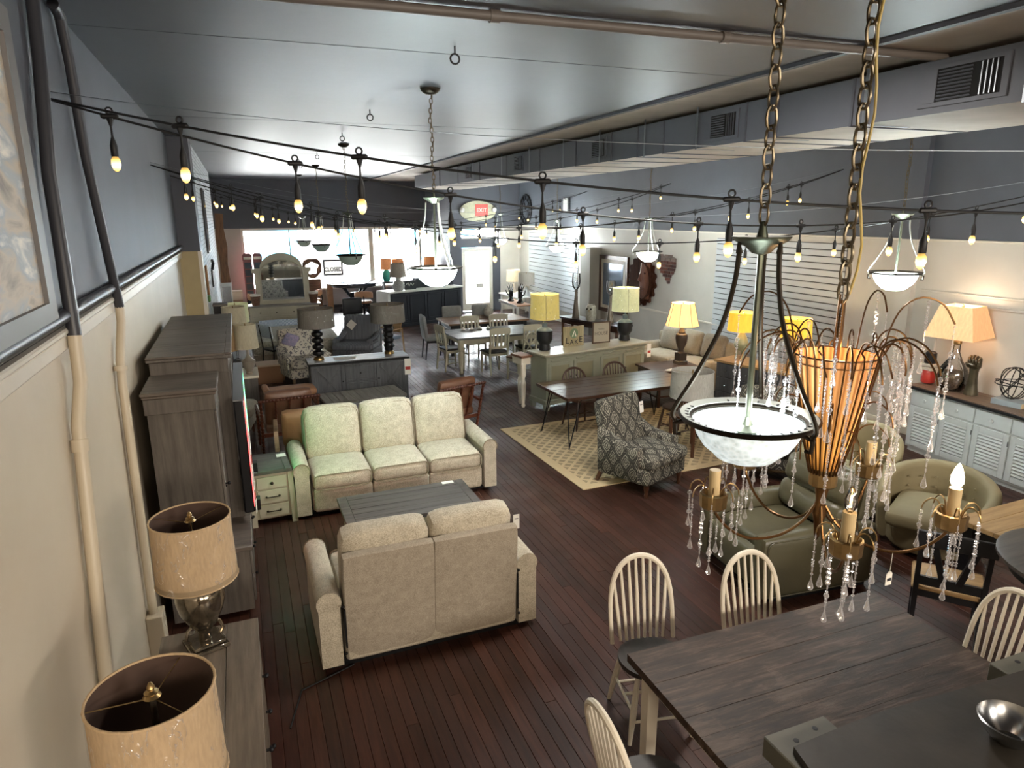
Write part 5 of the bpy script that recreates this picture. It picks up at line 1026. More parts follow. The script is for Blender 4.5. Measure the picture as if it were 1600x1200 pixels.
t = T('driftwood_ring', 'brown irregular driftwood ring standing by the arched mirror', 'sculpture', (2.25, 24.2, 0.0)); P(t, 'ring', m_wick, B().tube([((0.25+0.03*sin(3*a))*cos(a), 0, 1.46+(0.29+0.03*cos(2*a))*sin(a)) for a in [2*pi*i/24 for i in range(24)]], [0.075+0.02*sin(5*i) for i in range(24)], 8, closed=True)); P(t, 'stand', m_wick, B().b2(-0.25, 0.25, -0.12, 0.12, 0, 1.1))
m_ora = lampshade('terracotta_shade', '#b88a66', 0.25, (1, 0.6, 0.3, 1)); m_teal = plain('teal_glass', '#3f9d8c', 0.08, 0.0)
t = T('lamp_console', 'dark console holding the three terracotta-shaded lamps at the window', 'console table', (5.3, 23.3, 0)); P(t, 'top', m_navy, B().b2(-0.92, 1.0, -0.2, 0.22, 0.96, 1.0, 0.004)); legs4(t, m_navy, 1.8, 0.4, 0.96, 0.03)
lamp('table_lamp', 'teal glass lamp with terracotta shade in the shop window', (4.6, 23.4, 1.0), [(0.10, 0), (0.11, 0.02), (0.16, 0.18), (0.13, 0.30), (0.04, 0.42), (0.025, 0.5)], m_teal, 0.40, 0.74, 0.2, 0.18, m_ora, 24)
lamp('table_lamp', 'terracotta-shaded lamp behind the white gourd lamp', (5.0, 23.4, 1.0), [(0.09, 0), (0.12, 0.15), (0.03, 0.4)], m_white, 0.40, 0.72, 0.21, 0.19, m_ora, 24)
lamp('table_lamp', 'terracotta-shaded lamp near the right window post', (6.1, 23.4, 1.0), [(0.09, 0), (0.12, 0.15), (0.03, 0.4)], m_bronze, 0.40, 0.76, 0.20, 0.18, m_ora, 24)
t = T('bar_counter', 'long ink-blue bar counter with white top near the entry door', 'counter', (5.0, 20.25, 0), 20); P(t, 'body', m_navy, B().b2(-1.28, 1.28, -0.28, 0.28, 0.08, 1.0)); P(t, 'top', m_white, B().b2(-1.34, 1.34, -0.34, 0.34, 1.0, 1.05, 0.006)); P(t, 'plinth', m_navy, B().b2(-1.3, 1.3, -0.31, 0.31, 0, 0.09, 0.004)); P(t, 'end_post', m_white, B().b2(-1.36, -1.28, -0.32, 0.32, 0, 1.0))
for i in range(4): front(t, m_navy, 'panel', -1.22+i*0.62, -0.64+i*0.62, 0.14, 0.94, -0.28, 0.06)
P(t, 'back_shelf', m_navy, B().b2(-0.1, 1.28, 0.1, 0.3, 1.05, 1.33))
lamp('table_lamp', 'white textured gourd lamp with grey shade on the bar counter', (4.22, 19.8, 1.05), [(0.12, 0), (0.17, 0.06), (0.185, 0.14), (0.15, 0.24), (0.06, 0.30), (0.05, 0.36), (0.08, 0.40), (0.02, 0.42)], plain('crackled_white_ceramic', '#aeb1ae', 0.5, var=0.35, vs=40), 0.40, 0.78, 0.24, 0.20, lampshade('pale_gray_shade', '#a49c90'), 24)
t = T('chalk_sign', 'small dark framed chalk sign on the bar counter', 'sign', (4.62, 20.0, 1.05), 20); P(t, 'board', m_navy, B().b2(-0.2, 0.2, 0, 0.02, 0, 0.26)); P(t, 'chalk_marks', m_paper, B().tube([(-0.14, -0.003, 0.15), (-0.08, -0.003, 0.2), (-0.04, -0.003, 0.1), (0.02, -0.003, 0.19), (0.08, -0.003, 0.11), (0.13, -0.003, 0.17)], 0.008, 4))
t = T('teal_charger', 'round pale blue glass plate standing on the bar counter', 'plate', (5.45, 20.35, 1.05), 20); P(t, 'plate', plain('pale_aqua_glass', '#a9cdd2', 0.1), B().lathe([(0, 0), (0.24, 0.0), (0.3, 0.03), (0.24, 0.012), (0, 0.012)], (0, 0, 0.30), 32, Matrix.Rotation(pi/2, 4, 'X')))
t = T('high_back_stool', 'black high-back stool behind the ribbed gray armchair', 'stool', (2.55, 17.2, 0), 10); P(t, 'backrest', m_leath if False else m_blackp, B().cush((0, 0.18, 0.98), (0.5, 0.08, 0.42), 0.03, (0, 0.01, 0))); P(t, 'seat', m_blackp, B().cush((0, 0, 0.68), (0.48, 0.44, 0.1), 0.03)); legs4(t, m_blackp, 0.48, 0.42, 0.64, 0.02, 0.03)
t = T('rocking_chair', 'light oak chair frame beside the ribbed gray armchair', 'chair', (3.05, 15.9, 0), -60); P(t, 'seat', m_tstripe, B().cush((0, 0, 0.40), (0.5, 0.5, 0.1), 0.04)); P(t, 'backrest', m_oak, B().box((0, 0.27, 0.75), (0.5, 0.03, 0.5), (rad(-15), 0, 0)))
for s in (-1, 1): P(t, 'arm_frame', m_oak, B().tube([(s*0.27, -0.27, 0), (s*0.27, -0.25, 0.58), (s*0.27, 0.25, 0.6), (s*0.27, 0.3, 0)], 0.025, 4))
# entry wall
t = T('exit_sign', 'oval sign with red exit panel above the shop door', 'sign', (7.42, 21.98, 3.28)); P(t, 'board', plain('olive_sign_board', '#a8a58c', 0.5, var=0.15, vs=9), B().lathe([(0, 0), (0.5, 0), (0.5, 0.05), (0, 0.05)], n=24, M=Matrix.Rotation(pi/2, 4, 'X') @ Matrix.Diagonal((1.25, 0.66, 1, 1)))); ep = P(t, 'red_panel', plain('exit_red', '#c8564e', 0.5), B().b2(-0.10, 0.34, -0.065, -0.05, -0.16, 0.22)); text(ep, 'lettering', 'EXIT', m_paper, 0.17, (0.12, -0.067, 0.03), (pi/2, 0, 0))
for s in (-1, 1): P(t, 'lamp_head', m_white, B().ball((s*0.55, -0.08, 0.05), 0.09, 10))
t = T('wall_clock', 'round black skeleton clock high on the grey right wall', 'clock', (XR-0.03, 21.35, 3.33), -90); q = B()
for r, rr in ((0.46, 0.03), (0.30, 0.015)): P(t, 'ring', m_black, B().tube([(r*cos(2*pi*i/40), 0, r*sin(2*pi*i/40)) for i in range(40)], rr, 6, closed=True))
for i in range(12): a = 2*pi*i/12; P(t, 'numeral_bar', m_black, B().tube([(0.31*cos(a), 0, 0.31*sin(a)), (0.45*cos(a), 0, 0.45*sin(a))], 0.022, 4))
for a, L in ((2.0, 0.24), (0.6, 0.34)): P(t, 'hand', m_black, B().tube([(0, -0.01, 0), (L*cos(a), -0.01, L*sin(a))], 0.014, 4))
t = T('wall_plaque', 'small pale framed plaque on the grey right wall past the duct', 'wall decor', (XR-0.012, 18.3, 3.42), -90); P(t, 'frame', m_blackp, B().b2(-0.2, 0.2, -0.03, 0, -0.22, 0.22)); P(t, 'print', m_white, B().b2(-0.2, 0.08, -0.034, -0.03, -0.2, 0.2))
# console with black hands, pair of far lamps
t = T('console_table', 'white-edged console with tan top under the black hand sculptures', 'console table', (7.05, 17.75, 0), -92); P(t, 'top', m_tan, B().b2(-0.72, 0.72, -0.22, 0.24, 0.77, 0.8, 0.004)); P(t, 'edge', m_white, B().b2(-0.74, 0.74, -0.24, -0.22, 0.74, 0.802)); legs4(t, m_white, 1.4, 0.44, 0.77, 0.025, 0.04)
def hand_mesh(fist=False):
    b = B(); M0 = None
    if not fist:
        b.lathe([(0.07, 0), (0.075, 0.02), (0.045, 0.05), (0.04, 0.09)], n=12)
        b.cush((0, 0, 0.17), (0.11, 0.05, 0.16), 0.024)
        for i, (x, L, lean) in enumerate(((-0.042, 0.13, -0.25), (-0.014, 0.16, -0.05), (0.014, 0.15, 0.1), (0.042, 0.115, 0.28))):
            b.tube([(x, 0, 0.22), (x+lean*L*0.45, -0.01, 0.24+L*0.45), (x+lean*L*0.75, -0.03, 0.24+L*0.78), (x+lean*L*0.9, -0.045, 0.24+L)], [0.014, 0.0125, 0.011, 0.007], 8)
        b.tube([(0.04, 0, 0.13), (0.085, -0.015, 0.17), (0.105, -0.03, 0.22), (0.11, -0.035, 0.26)], [0.017, 0.015, 0.012, 0.008], 8)
    else:
        b.tube([(0, 0, 0), (0, 0, 0.02), (0, 0.005, 0.1), (0, 0, 0.2), (0, 0, 0.27), (0, 0, 0.31)], [0.075, 0.074, 0.058, 0.047, 0.046, 0.05], 14)
        b.cush((0, 0.012, 0.375), (0.125, 0.085, 0.15), 0.036)
        for i in range(4):
            x = -0.047+i*0.031; r = (0.0165, 0.0175, 0.017, 0.0145)[i]; h = (0.448, 0.456, 0.45, 0.437)[i]
            b.tube([(x, 0.02, h-0.01), (x, -0.005, h), (x, -0.045, h-0.012), (x, -0.064, h-0.04), (x, -0.058, h-0.068), (x, -0.036, h-0.072)], [r*0.9, r, r*1.02, r, r*0.95, r*0.8], 8)
        b.tube([(-0.06, 0.0, 0.33), (-0.072, -0.035, 0.365), (-0.045, -0.07, 0.372), (-0.005, -0.082, 0.362), (0.018, -0.078, 0.358)], [0.022, 0.021, 0.018, 0.016, 0.011], 8)
    return b
m_scul = plain('black_cast_resin', '#101012', 0.25)
t = T('hand_sculpture', 'black raised hand sculpture, left one on the far console', 'sculpture', (7.02, 18.0, 0.803), 190); P(t, 'hand', m_scul, hand_mesh()); t.scale = (1.25,)*3
t = T('hand_sculpture', 'black raised hand sculpture, right one on the far console', 'sculpture', (7.08, 17.45, 0.803), 20); P(t, 'hand', m_scul, hand_mesh()); t.scale = (1.35,)*3
m_lampw = lampshade('warm_white_shade', '#d8cbb0', 0.25, (1, 0.85, 0.6, 1))
t = T('corner_table', 'white corner table under the pair of far drum lamps', 'table', (8.3, 20.3, 0)); P(t, 'top', m_white, B().b2(-0.5, 0.5, -0.8, 0.8, 0.66, 0.7, 0.004)); legs4(t, m_white, 1.0, 1.6, 0.66, 0.025)
lamp('table_lamp', 'lit pleated lamp in the far right corner by the door', (8.25, 20.9, 0.7), [(0.09, 0), (0.07, 0.03), (0.03, 0.3)], m_white, 0.36, 0.72, 0.24, 0.22, m_lampw, 28, lit=6)
lamp('table_lamp', 'gray-shaded drum lamp in front of the lit corner lamp', (8.2, 19.7, 0.7), [(0.09, 0), (0.11, 0.12), (0.03, 0.3)], m_whitec, 0.36, 0.72, 0.26, 0.25, lampshade('light_gray_linen_shade', '#b3aca0'), 28)
t = T('side_chair', 'gray rounded side chair with white frame by the far console', 'chair', (6.9, 16.2, 0), -75); P(t, 'backrest', m_grayf, B().cush((0, 0.2, 0.78), (0.44, 0.07, 0.42), 0.05, (0, 0.02, 0))); P(t, 'seat', m_grayf, B().cush((0, 0, 0.46), (0.46, 0.44, 0.1), 0.04)); legs4(t, m_whitep, 0.46, 0.44, 0.42, 0.018, 0.03); P(t, 'back_frame', m_whitep, B().tube([(x, 0.22, z+0.76) for x, z in rrect(0.48, 0.5, 0.16, 4)], 0.014, 5, closed=True))

# ---------------------------------------------------------------- right wall pieces
m_slat = plain('white_slatwall', '#babdbf', 0.45)
def slatwall(name, label, y0, y1, z0, z1, n):
    t = T(name, label, 'wall panel', (XR-0.012, (y0+y1)/2, z0)); h = (z1-z0)/n; P(t, 'backing', plain('slat_groove', '#4a4846', 0.8), B().b2(0, 0.01, -(y1-y0)/2, (y1-y0)/2, 0, z1-z0)); me = B().b2(-0.02, 0, -(y1-y0)/2, (y1-y0)/2, 0.008, h-0.008, 0.003).mesh('slat', m_slat)
    for i in range(n): P(t, 'slat', None, me, (0, 0, i*h))
slatwall('slatwall_panel', 'far white slatted wall panel lit by daylight', 17.55, 21.1, 0.35, 2.6, 17); slatwall('slatwall_panel', 'near white slatted wall panel behind the lamp dresser', 8.25, 11.45, 0.55, 2.7, 20)
t = T('framed_mirror', 'brown wood framed mirror leaning by the right wall column', 'mirror', (XR-0.03, 15.5, 0.68), -90); P(t, 'frame', m_walnut, B().b2(-0.72, 0.72, -0.04, 0.02, 0, 0.1).b2(-0.72, 0.72, -0.04, 0.02, 1.36, 1.46).b2(-0.72, -0.62, -0.04, 0.02, 0.1, 1.36).b2(0.62, 0.72, -0.04, 0.02, 0.1, 1.36)); P(t, 'mat', m_trim, B().b2(-0.62, 0.62, -0.02, 0.0, 0.1, 1.36)); P(t, 'glass', plain('smoky_blue_mirror', '#8f9db0', 0.12, 0.7), B().b2(-0.5, 0.5, -0.026, -0.018, 0.18, 1.26))
t = T('carved_face_disc', 'dark carved wooden sun disc with a face on the right wall', 'wall decor', (XR-0.03, 14.1, 1.64), -90); n = 64; m_carv = wood('carved_dark_wood', '#2a1811', '#4d2d20', 'z', 6, 0.85, spec=0.1); m_facew = wood('carved_face_wood', '#4d2a1c', '#80513a', 'z', 6, 0.6, spec=0.25)
P(t, 'toothed_disc', m_carv, B().prism([((0.60 if (i//2) % 2 else 0.53)*cos(2*pi*i/n), (0.60 if (i//2) % 2 else 0.53)*sin(2*pi*i/n)) for i in range(n)], 0.06, Matrix.Translation((0, -0.06, 0)) @ MXZ))
P(t, 'face', m_facew, B().cush((0.20, -0.07, 0.0), (0.36, 0.12, 0.84), 0.058, (0, 0.02, 0))); P(t, 'nose', m_facew, B().tube([(0.13, -0.13, 0.20), (0.12, -0.17, 0.02), (0.15, -0.14, -0.02)], [0.03, 0.055, 0.03], 8))
for z in (-0.14, -0.19): P(t, 'lip', m_facew, B().tube([(0.08, -0.13, z), (0.18, -0.155, z), (0.30, -0.13, z)], [0.015, 0.026, 0.015], 8))
for x in (0.08, 0.28): P(t, 'eye', m_carv, B().ball((x, -0.12, 0.19), 0.045, 10, (1, 1, 0.6)))
P(t, 'dividing_ridge', m_trim, B().tube([(0.16, -0.165, 0.42), (0.15, -0.175, 0.22), (0.10, -0.172, 0.16)], 0.012, 6)); P(t, 'half_rim', m_carv, B().tube(arc((0.0, -0.10, 0.0), 0.47, -pi/2, pi/2, 20), 0.035, 6))
# patch of bare brick where the plaster has come away
t = T('exposed_brick_patch', 'ragged patch of bare red brick beside the carved disc', 'wall decor', (XR-0.004, 13.2, 1.98), -90); out = [(-0.36, 0.26), (-0.22, 0.30), (-0.1, 0.27), (0.05, 0.31), (0.22, 0.28), (0.37, 0.24), (0.38, 0.06), (0.34, -0.06), (0.22, -0.16), (0.16, -0.33), (0.06, -0.34), (-0.06, -0.18), (-0.24, -0.08), (-0.38, 0.02)]
P(t, 'mortar', plain('old_mortar', '#8a7f76', 0.9), B().prism(out, 0.004, Matrix.Translation((0, -0.004, 0)) @ MXZ)); m_bricks = [plain('old_brick', h, 0.85, var=0.2, vs=20) for h in ('#5a3228', '#6d3d30', '#4c2c26', '#7c6a62')]
def inside(x, z):
    c = False
    for (x0, z0), (x1, z1) in zip(out, out[1:]+out[:1]):
        if (z0 > z) != (z1 > z) and x < (x1-x0)*(z-z0)/(z1-z0)+x0: c = not c
    return c
rb = random.Random(5)
for j in range(9):
    for i in range(5):
        x = -0.42+i*0.2+(0.1 if j % 2 else 0); z = -0.30+j*0.072
        xa, xb = x-0.09, x+0.09
        while xb-xa > 0.05 and not inside(xa+0.01, z): xa += 0.02
        while xb-xa > 0.05 and not inside(xb-0.01, z): xb -= 0.02
        if inside((xa+xb)/2, z) and xb-xa > 0.05: P(t, 'brick', m_bricks[3 if j > 6 else rb.randrange(3)], B().b2(xa, xb, -0.016-rb.random()*0.006, -0.003, z-0.031, z+0.031, 0.004))
t = T('hall_console', 'dark wood console behind the sage buffet signs', 'console table', (7.3, 13.6, 0), -76); P(t, 'top', wood('dark_plum_wood', '#2a211f', '#4a3b38', 'x', 6, 0.35), B().b2(-1.0, 1.0, -0.2, 0.24, 0.81, 0.85, 0.006)); P(t, 'apron', m_walnut, B().b2(-0.94, 0.94, -0.16, 0.2, 0.7, 0.81)); legs4(t, m_walleg, 1.9, 0.4, 0.7, 0.03, 0.05, True)
m_cone = wood('bronze_cone_wood', '#4a4138', '#7a6d5e', 'z', 10, 0.35)
for (x, y), s in (((7.1, 14.1), 'taller'), ((7.45, 13.12), 'shorter')):
    t = T('candle_holder', '%s tapered wood candle holder with glass cup on the dark console' % s, 'candle holder', (x, y, 0.85)); k = 1.0 if s == 'taller' else 0.95
    P(t, 'cone', m_cone, B().lathe([(0.095*k, 0), (0.09*k, 0.02), (0.035*k, 0.5*k), (0.03*k, 0.62*k), (0.045*k, 0.65*k)], n=6 if s == 'taller' else 8), angle=20); P(t, 'glass_cup', m_glass, B().shell([(0.03, 0.65*k), (0.085, 0.72*k), (0.10, 0.84*k), (0.09, 1.02*k if s == 'taller' else 0.92)], 0.004, n=20))
t = T('owl_jar', 'pale ceramic owl jar on the dark console', 'ornament', (7.2, 13.55, 0.85), -50); m_owl = plain('owl_ceramic', '#a8a393', 0.4, var=0.25, vs=25)
P(t, 'body', m_owl, B().lathe([(0.08, 0), (0.11, 0.04), (0.125, 0.14), (0.115, 0.22), (0.12, 0.28), (0.10, 0.34), (0.05, 0.37), (0, 0.375)], n=20))
for s in (-1, 1): P(t, 'eye', m_bronze, B().tube([(s*0.045, -0.095, 0.28), (s*0.045, -0.122, 0.28)], 0.02, 12)); P(t, 'ear', m_owl, B().tube([(s*0.06, 0, 0.33), (s*0.075, -0.01, 0.40)], [0.035, 0.004], 6))
P(t, 'beak', m_brass, B().tube([(0, -0.11, 0.25), (0, -0.135, 0.22)], [0.014, 0.003], 6))
t = T('sofa', 'beige sofa with loose back pillows along the right wall', 'sofa', (7.75, 10.75, 0), -82); P(t, 'base', m_sofab, B().cush((0, 0, 0.26), (2.1, 0.86, 0.34), 0.05)); P(t, 'backrest', m_sofab, B().cush((0, 0.34, 0.58), (2.1, 0.2, 0.6), 0.07))
for s in (-1, 1): P(t, 'armrest', m_sofab, B().cush((s*1.02, -0.02, 0.42), (0.18, 0.88, 0.5), 0.07))
for i in range(2): P(t, 'seat_cushion', m_sofab, B().cush((-0.46+i*0.92, -0.1, 0.47), (0.91, 0.66, 0.16), 0.06, (0, 0, 0.02)))
P(t, 'plinth', m_black, B().b2(-0.98, 0.98, -0.36, 0.36, 0, 0.1))
for i, (x, a) in enumerate(((-0.62, 0.06), (-0.08, -0.1), (0.5, 0.05))):
    q = T('throw_pillow', ('taupe pillow at the far end of the beige wall sofa', 'taupe pillow in the middle of the beige wall sofa', 'taupe pillow nearest the tall lamp on the beige wall sofa')[i], 'pillow', (7.75+x*cos(rad(-82))-0.12*sin(rad(-82))*-1*-1, 10.75+x*sin(rad(-82))-0.02, 0.56), -82+a*60); P(q, 'cover', m_taupe if i != 1 else m_sofab, B().cush((0, 0.1, 0.22), (0.52, 0.2, 0.46), 0.09, (0, 0.04, 0), (rad(-16), 0, 0)))
t = T('lamp_end_table', 'dark end table under the tall lit lamp with bell shade', 'end table', (6.75, 9.72, 0), -4); P(t, 'top', m_walnut, B().b2(-0.5, 0.45, -0.38, 0.38, 0.6, 0.64, 0.005)); P(t, 'shelf', m_walnut, B().b2(-0.45, 0.4, -0.33, 0.33, 0.18, 0.21)); P(t, 'apron', m_walnut, B().b2(-0.46, 0.41, -0.34, 0.34, 0.5, 0.6)); legs4(t, m_walleg, 0.9, 0.72, 0.5, 0.025, 0.04)
P(T('paper_note', 'white paper lying on the dark end table', 'paper', (6.55, 9.45, 0.642), 20), 'sheet', m_paper, B().b2(-0.1, 0.1, -0.05, 0.05, 0, 0.003))
m_bell = lampshade('lit_cream_bell_shade', '#e3cfa5', 0.95, (1.0, 0.68, 0.34, 1), sc=15); m_urn = plain('bronze_brown_urn', '#4a4038', 0.35, 0.3, var=0.1)
t = lamp('table_lamp', 'tall bronze urn lamp with lit panelled bell shade', (6.98, 9.80, 0.64), [(0.075, 0.20), (0.05, 0.22), (0.045, 0.25), (0.09, 0.36), (0.105, 0.46), (0.10, 0.52), (0.06, 0.54), (0.065, 0.56), (0.03, 0.62), (0.025, 0.7)], m_urn, 0.68, 1.06, 0.28, 0.19, m_bell, 8, lit=14)
P(t, 'plinth', m_urn, B().b2(-0.075, 0.075, -0.075, 0.075, 0.06, 0.2, 0.004)); P(t, 'foot', m_steel, B().b2(-0.09, 0.09, -0.09, 0.09, 0, 0.06, 0.004))
for k in range(8): a = 2*pi*k/8; P(t, 'shade_rib', m_ink, B().tube([(0.283*cos(a), 0.283*sin(a), 0.68), (0.193*cos(a), 0.193*sin(a), 1.06)], 0.003, 4))
t = T('lamp_dresser', 'charcoal dresser with honey wood top under two egg-shaped lamps', 'dresser', (7.62, 8.33, 0), -77); P(t, 'body', m_sidebd, B().b2(-0.82, 0.82, -0.26, 0.24, 0.08, 0.81)); P(t, 'top', m_oak, B().b2(-0.86, 0.86, -0.3, 0.27, 0.81, 0.85, 0.005)); legs4(t, m_sidebd, 1.6, 0.48, 0.1)
for i in range(2):
    for z0 in (0.58, 0.34, 0.1):
        f = front(t, m_sidebd, 'drawer', -0.79+i*0.8, -0.01+i*0.8, z0, z0+0.22, -0.26)
        for kx in (-0.2, 0.2): knob(f, m_steel, (-0.4+i*0.8+kx, -0.282, z0+0.11), 0.016)
m_mus = lampshade('lit_mustard_shade', '#dcb254', 0.75, (1.0, 0.72, 0.24, 1), sc=25); m_egg = plain('sage_egg_ceramic', '#8f9678', 0.3, var=0.15)
for (x, y), s in (((7.55, 8.95), 'farther'), ((7.86, 8.1), 'nearer')):
    t = lamp('table_lamp', '%s of two egg-shaped sage lamps with lit mustard shades' % s, (x, y, 0.85), [(0.0, 0.13), (0.06, 0.14), (0.11, 0.2), (0.115, 0.26), (0.08, 0.36), (0.045, 0.42), (0.04, 0.45), (0.02, 0.46)], m_egg, 0.47, 0.76, 0.235, 0.22, m_mus, 26, lit=9, lcol=(1, 0.78, 0.45))
    for k in range(3): a = 2*pi*k/3+0.5; P(t, 'foot', m_egg, B().tube([(0.075*cos(a), 0.075*sin(a), 0), (0.05*cos(a), 0.05*sin(a), 0.16)], [0.02, 0.014], 6))

# white louvered credenza and what stands on it
t = T('credenza', 'white louvered credenza with dark wood top by the right wall', 'credenza', (8.42, 5.18, 0), -95); P(t, 'body', m_whitec, B().b2(-1.2, 1.2, -0.2, 0.24, 0.06, 0.87)); P(t, 'plinth', m_whitec, B().b2(-1.18, 1.18, -0.17, 0.22, 0, 0.07)); P(t, 'top', m_blackp, B().b2(-1.25, 1.25, -0.26, 0.26, 0.87, 0.905, 0.004)); plank_top(t, wood('barn_brown_top', '#4a3a30', '#75604f', 'x', 6, 0.45), -1.25, 1.25, -0.26, 0.26, 0.92, 4, 0.014)
for i in range(5):
    x0 = -1.18+i*0.474; f = front(t, m_whitec, 'drawer', x0, x0+0.455, 0.66, 0.84, -0.2); P(f, 'knob', m_whitec, B().lathe([(0.01, 0), (0.012, 0.012), (0.024, 0.02), (0.022, 0.034), (0, 0.038)], (x0+0.23, -0.22, 0.75), 12, Matrix.Rotation(pi/2, 4, 'X')))
    f = front(t, m_whitec, 'door', x0, x0+0.455, 0.09, 0.635, -0.2, 0.07)
    for k in range(10): P(f, 'louver', m_whitec, B().box((x0+0.2275, -0.212, 0.19+k*0.0405), (0.31, 0.008, 0.036), (rad(-48), 0, 0)))
    P(f, 'hinge', m_blackp, B().b2(x0+0.448, x0+0.456, -0.224, -0.218, 0.5, 0.56))
m_sq = lampshade('lit_peach_square_shade', '#d9b48e', 0.42, (1.0, 0.66, 0.40, 1), sc=40)
t = lamp('table_lamp', 'clear glass gourd lamp with lit square shade on the credenza', (8.52, 6.0, 0.92), None, None, 0.70, 1.10, 0.31, 0.20, m_sq, 4, lit=9, square=True, rz=12)
P(t, 'glass_base', m_glass, B().shell([(0.12, 0.0), (0.16, 0.05), (0.185, 0.16), (0.16, 0.28), (0.085, 0.40), (0.045, 0.5), (0.04, 0.6), (0.03, 0.7)], 0.006, n=28)); P(t, 'filling', plain('dried_potpourri', '#6a5844', 0.9, var=0.5, vs=45), B().lathe([(0.10, 0.02), (0.14, 0.06), (0.165, 0.16), (0.15, 0.24), (0.02, 0.27)], n=20)); P(t, 'cap', m_brass, B().lathe([(0.04, 0.6), (0.05, 0.61), (0.05, 0.66), (0.02, 0.7)], n=14))
t = T('fist_sculpture', 'dark bronze raised fist sculpture on the white credenza', 'sculpture', (8.50, 5.72, 0.92), -70); P(t, 'arm', plain('bronze_patina', '#4b4230', 0.35, 0.3, var=0.25, vs=10), hand_mesh(True)); t.scale = (1.1,)*3
t = T('wire_sphere', 'black wire sphere sculpture resting on a book on the credenza', 'sculpture', (8.50, 5.22, 0.99)); q = B()
for k in range(7):
    ax = Euler((rad(k*51), rad(k*83+20), rad(k*37))).to_matrix(); P(t, 'hoop', m_black, B().tube([ax @ Vector((0.19*cos(2*pi*i/32), 0.19*sin(2*pi*i/32), 0.015*k/7-0.01))+Vector((0, 0, 0.195)) for i in range(32)], 0.006, 5, closed=True))
t = T('book', 'pale grey book box under the wire sphere', 'book', (8.47, 5.20, 0.92), -85); P(t, 'cover', plain('gray_book_cloth', '#8f979a', 0.6), B().b2(-0.17, 0.17, -0.11, 0.11, 0, 0.068, 0.003)); P(t, 'pages', plain('pale_wood_pages', '#cdb48e', 0.7), B().b2(0.12, 0.174, -0.105, 0.105, 0.006, 0.062))
t = T('stacked_boxes', 'red lidded canister below black and white boxes at the credenza end', 'box', (8.55, 6.36, 0.92), -95); P(t, 'red_canister', plain('glossy_red', '#b5352b', 0.3), B().lathe([(0.05, 0.0), (0.085, 0.02), (0.09, 0.16), (0.07, 0.19)], n=16)); P(t, 'white_tray', m_trim, B().b2(-0.09, 0.09, -0.07, 0.07, 0.19, 0.22).b2(-0.09, 0.09, -0.07, 0.07, 0.25, 0.28).b2(-0.03, 0.03, -0.03, 0.03, 0.22, 0.25)); P(t, 'black_jar', m_blackp, B().lathe([(0.07, 0.28), (0.075, 0.3), (0.07, 0.42), (0.05, 0.44)], n=14))
# ---------------------------------------------------------------- dining groups in the middle
def dining(name, label, mt, ml, w, d, loc, rz, nb, turned=False, th=0.04, cat='dining table', r=0.045, apron=True, h=0.76, ends=0.0):
    t = T(name, label, cat, loc, rz); plank_top(t, mt, -w/2, w/2, -d/2, d/2, h, nb, th, ends=ends); legs4(t, ml, w, d, h-th, r, 0.09, turned)
    if apron:
        for s in (-1, 1): P(t, 'apron', ml, B().b2(-w/2+0.1, w/2-0.1, s*(d/2-0.09)-0.012, s*(d/2-0.09)+0.012, h-th-0.1, h-th)); P(t, 'apron', ml, B().b2(s*(w/2-0.09)-0.012, s*(w/2-0.09)+0.012, -d/2+0.1, d/2-0.1, h-th-0.1, h-th))
    return t
dining('dining_table', 'white turned-leg dining table with slate grey plank top', wood('slate_plank', '#5a5c5e', '#7b7d7d', 'x', 6, 0.3), m_cream2, 1.95, 1.15, (4.90, 13.68, 0), 2, 6, True, r=0.06)
dining('dining_table', 'brown-topped dining table behind the white slat-back chairs', wood('rustic_brown_plank', '#6a4c38', '#9a7558', 'x', 6, 0.4), m_blackp, 2.0, 1.1, (5.30, 15.5, 0), 1, 6)
slat_chair('dining_chair', 'cream slat-back chair nearest, back turned, at the slate-topped table', m_cream2, m_darkseat, (4.72, 13.05, 0), 186)
slat_chair('dining_chair', 'cream slat-back chair at the right front of the slate-topped table', m_cream2, m_darkseat, (5.55, 13.2, 0), 180)
slat_chair('dining_chair', 'cream chair with pierced back at the left end of the slate-topped table', m_cream2, m_darkseat, (3.98, 13.72, 0), 100, style='slat', slats=3)
slat_chair('dining_chair', 'cream slat-back chair on the far side of the slate-topped table, left one', m_cream2, m_darkseat, (4.72, 14.42, 0), 2)
slat_chair('dining_chair', 'cream slat-back chair on the far side of the slate-topped table, right one', m_cream2, m_darkseat, (5.40, 14.42, 0), -2)
slat_chair('crossback_chair', 'cream cross-back bistro chair by the sage buffet corner', m_cream2, plain('woven_brown_seat', '#6a4b35', 0.8), (5.0, 12.28, 0), 205, style='cross', w=0.42, h=0.9)
slat_chair('upholstered_chair', 'gray upholstered chair with dark legs at the brown table end', m_blackp, m_grayf, (3.95, 15.0, 0), 88, style='parsons', h=1.0)
slat_chair('upholstered_chair', 'gray upholstered chair behind the brown table, left one', m_blackp, m_grayf, (4.78, 16.05, 0), 2, style='parsons', h=1.0, w=0.5)
slat_chair('upholstered_chair', 'gray upholstered chair behind the brown table, right one', m_blackp, m_grayf, (5.52, 16.0, 0), -2, style='parsons', h=1.0, w=0.5)
t = T('vase', 'pale round textured vase on the brown dining table', 'vase', (5.55, 15.75, 0.76)); P(t, 'body', m_owl, B().lathe([(0.06, 0), (0.11, 0.05), (0.125, 0.13), (0.09, 0.2), (0.045, 0.23), (0.055, 0.25)], n=20)); P(t, 'stopper', m_owl, B().ball((0.0, 0, 0.265), 0.04, 10))
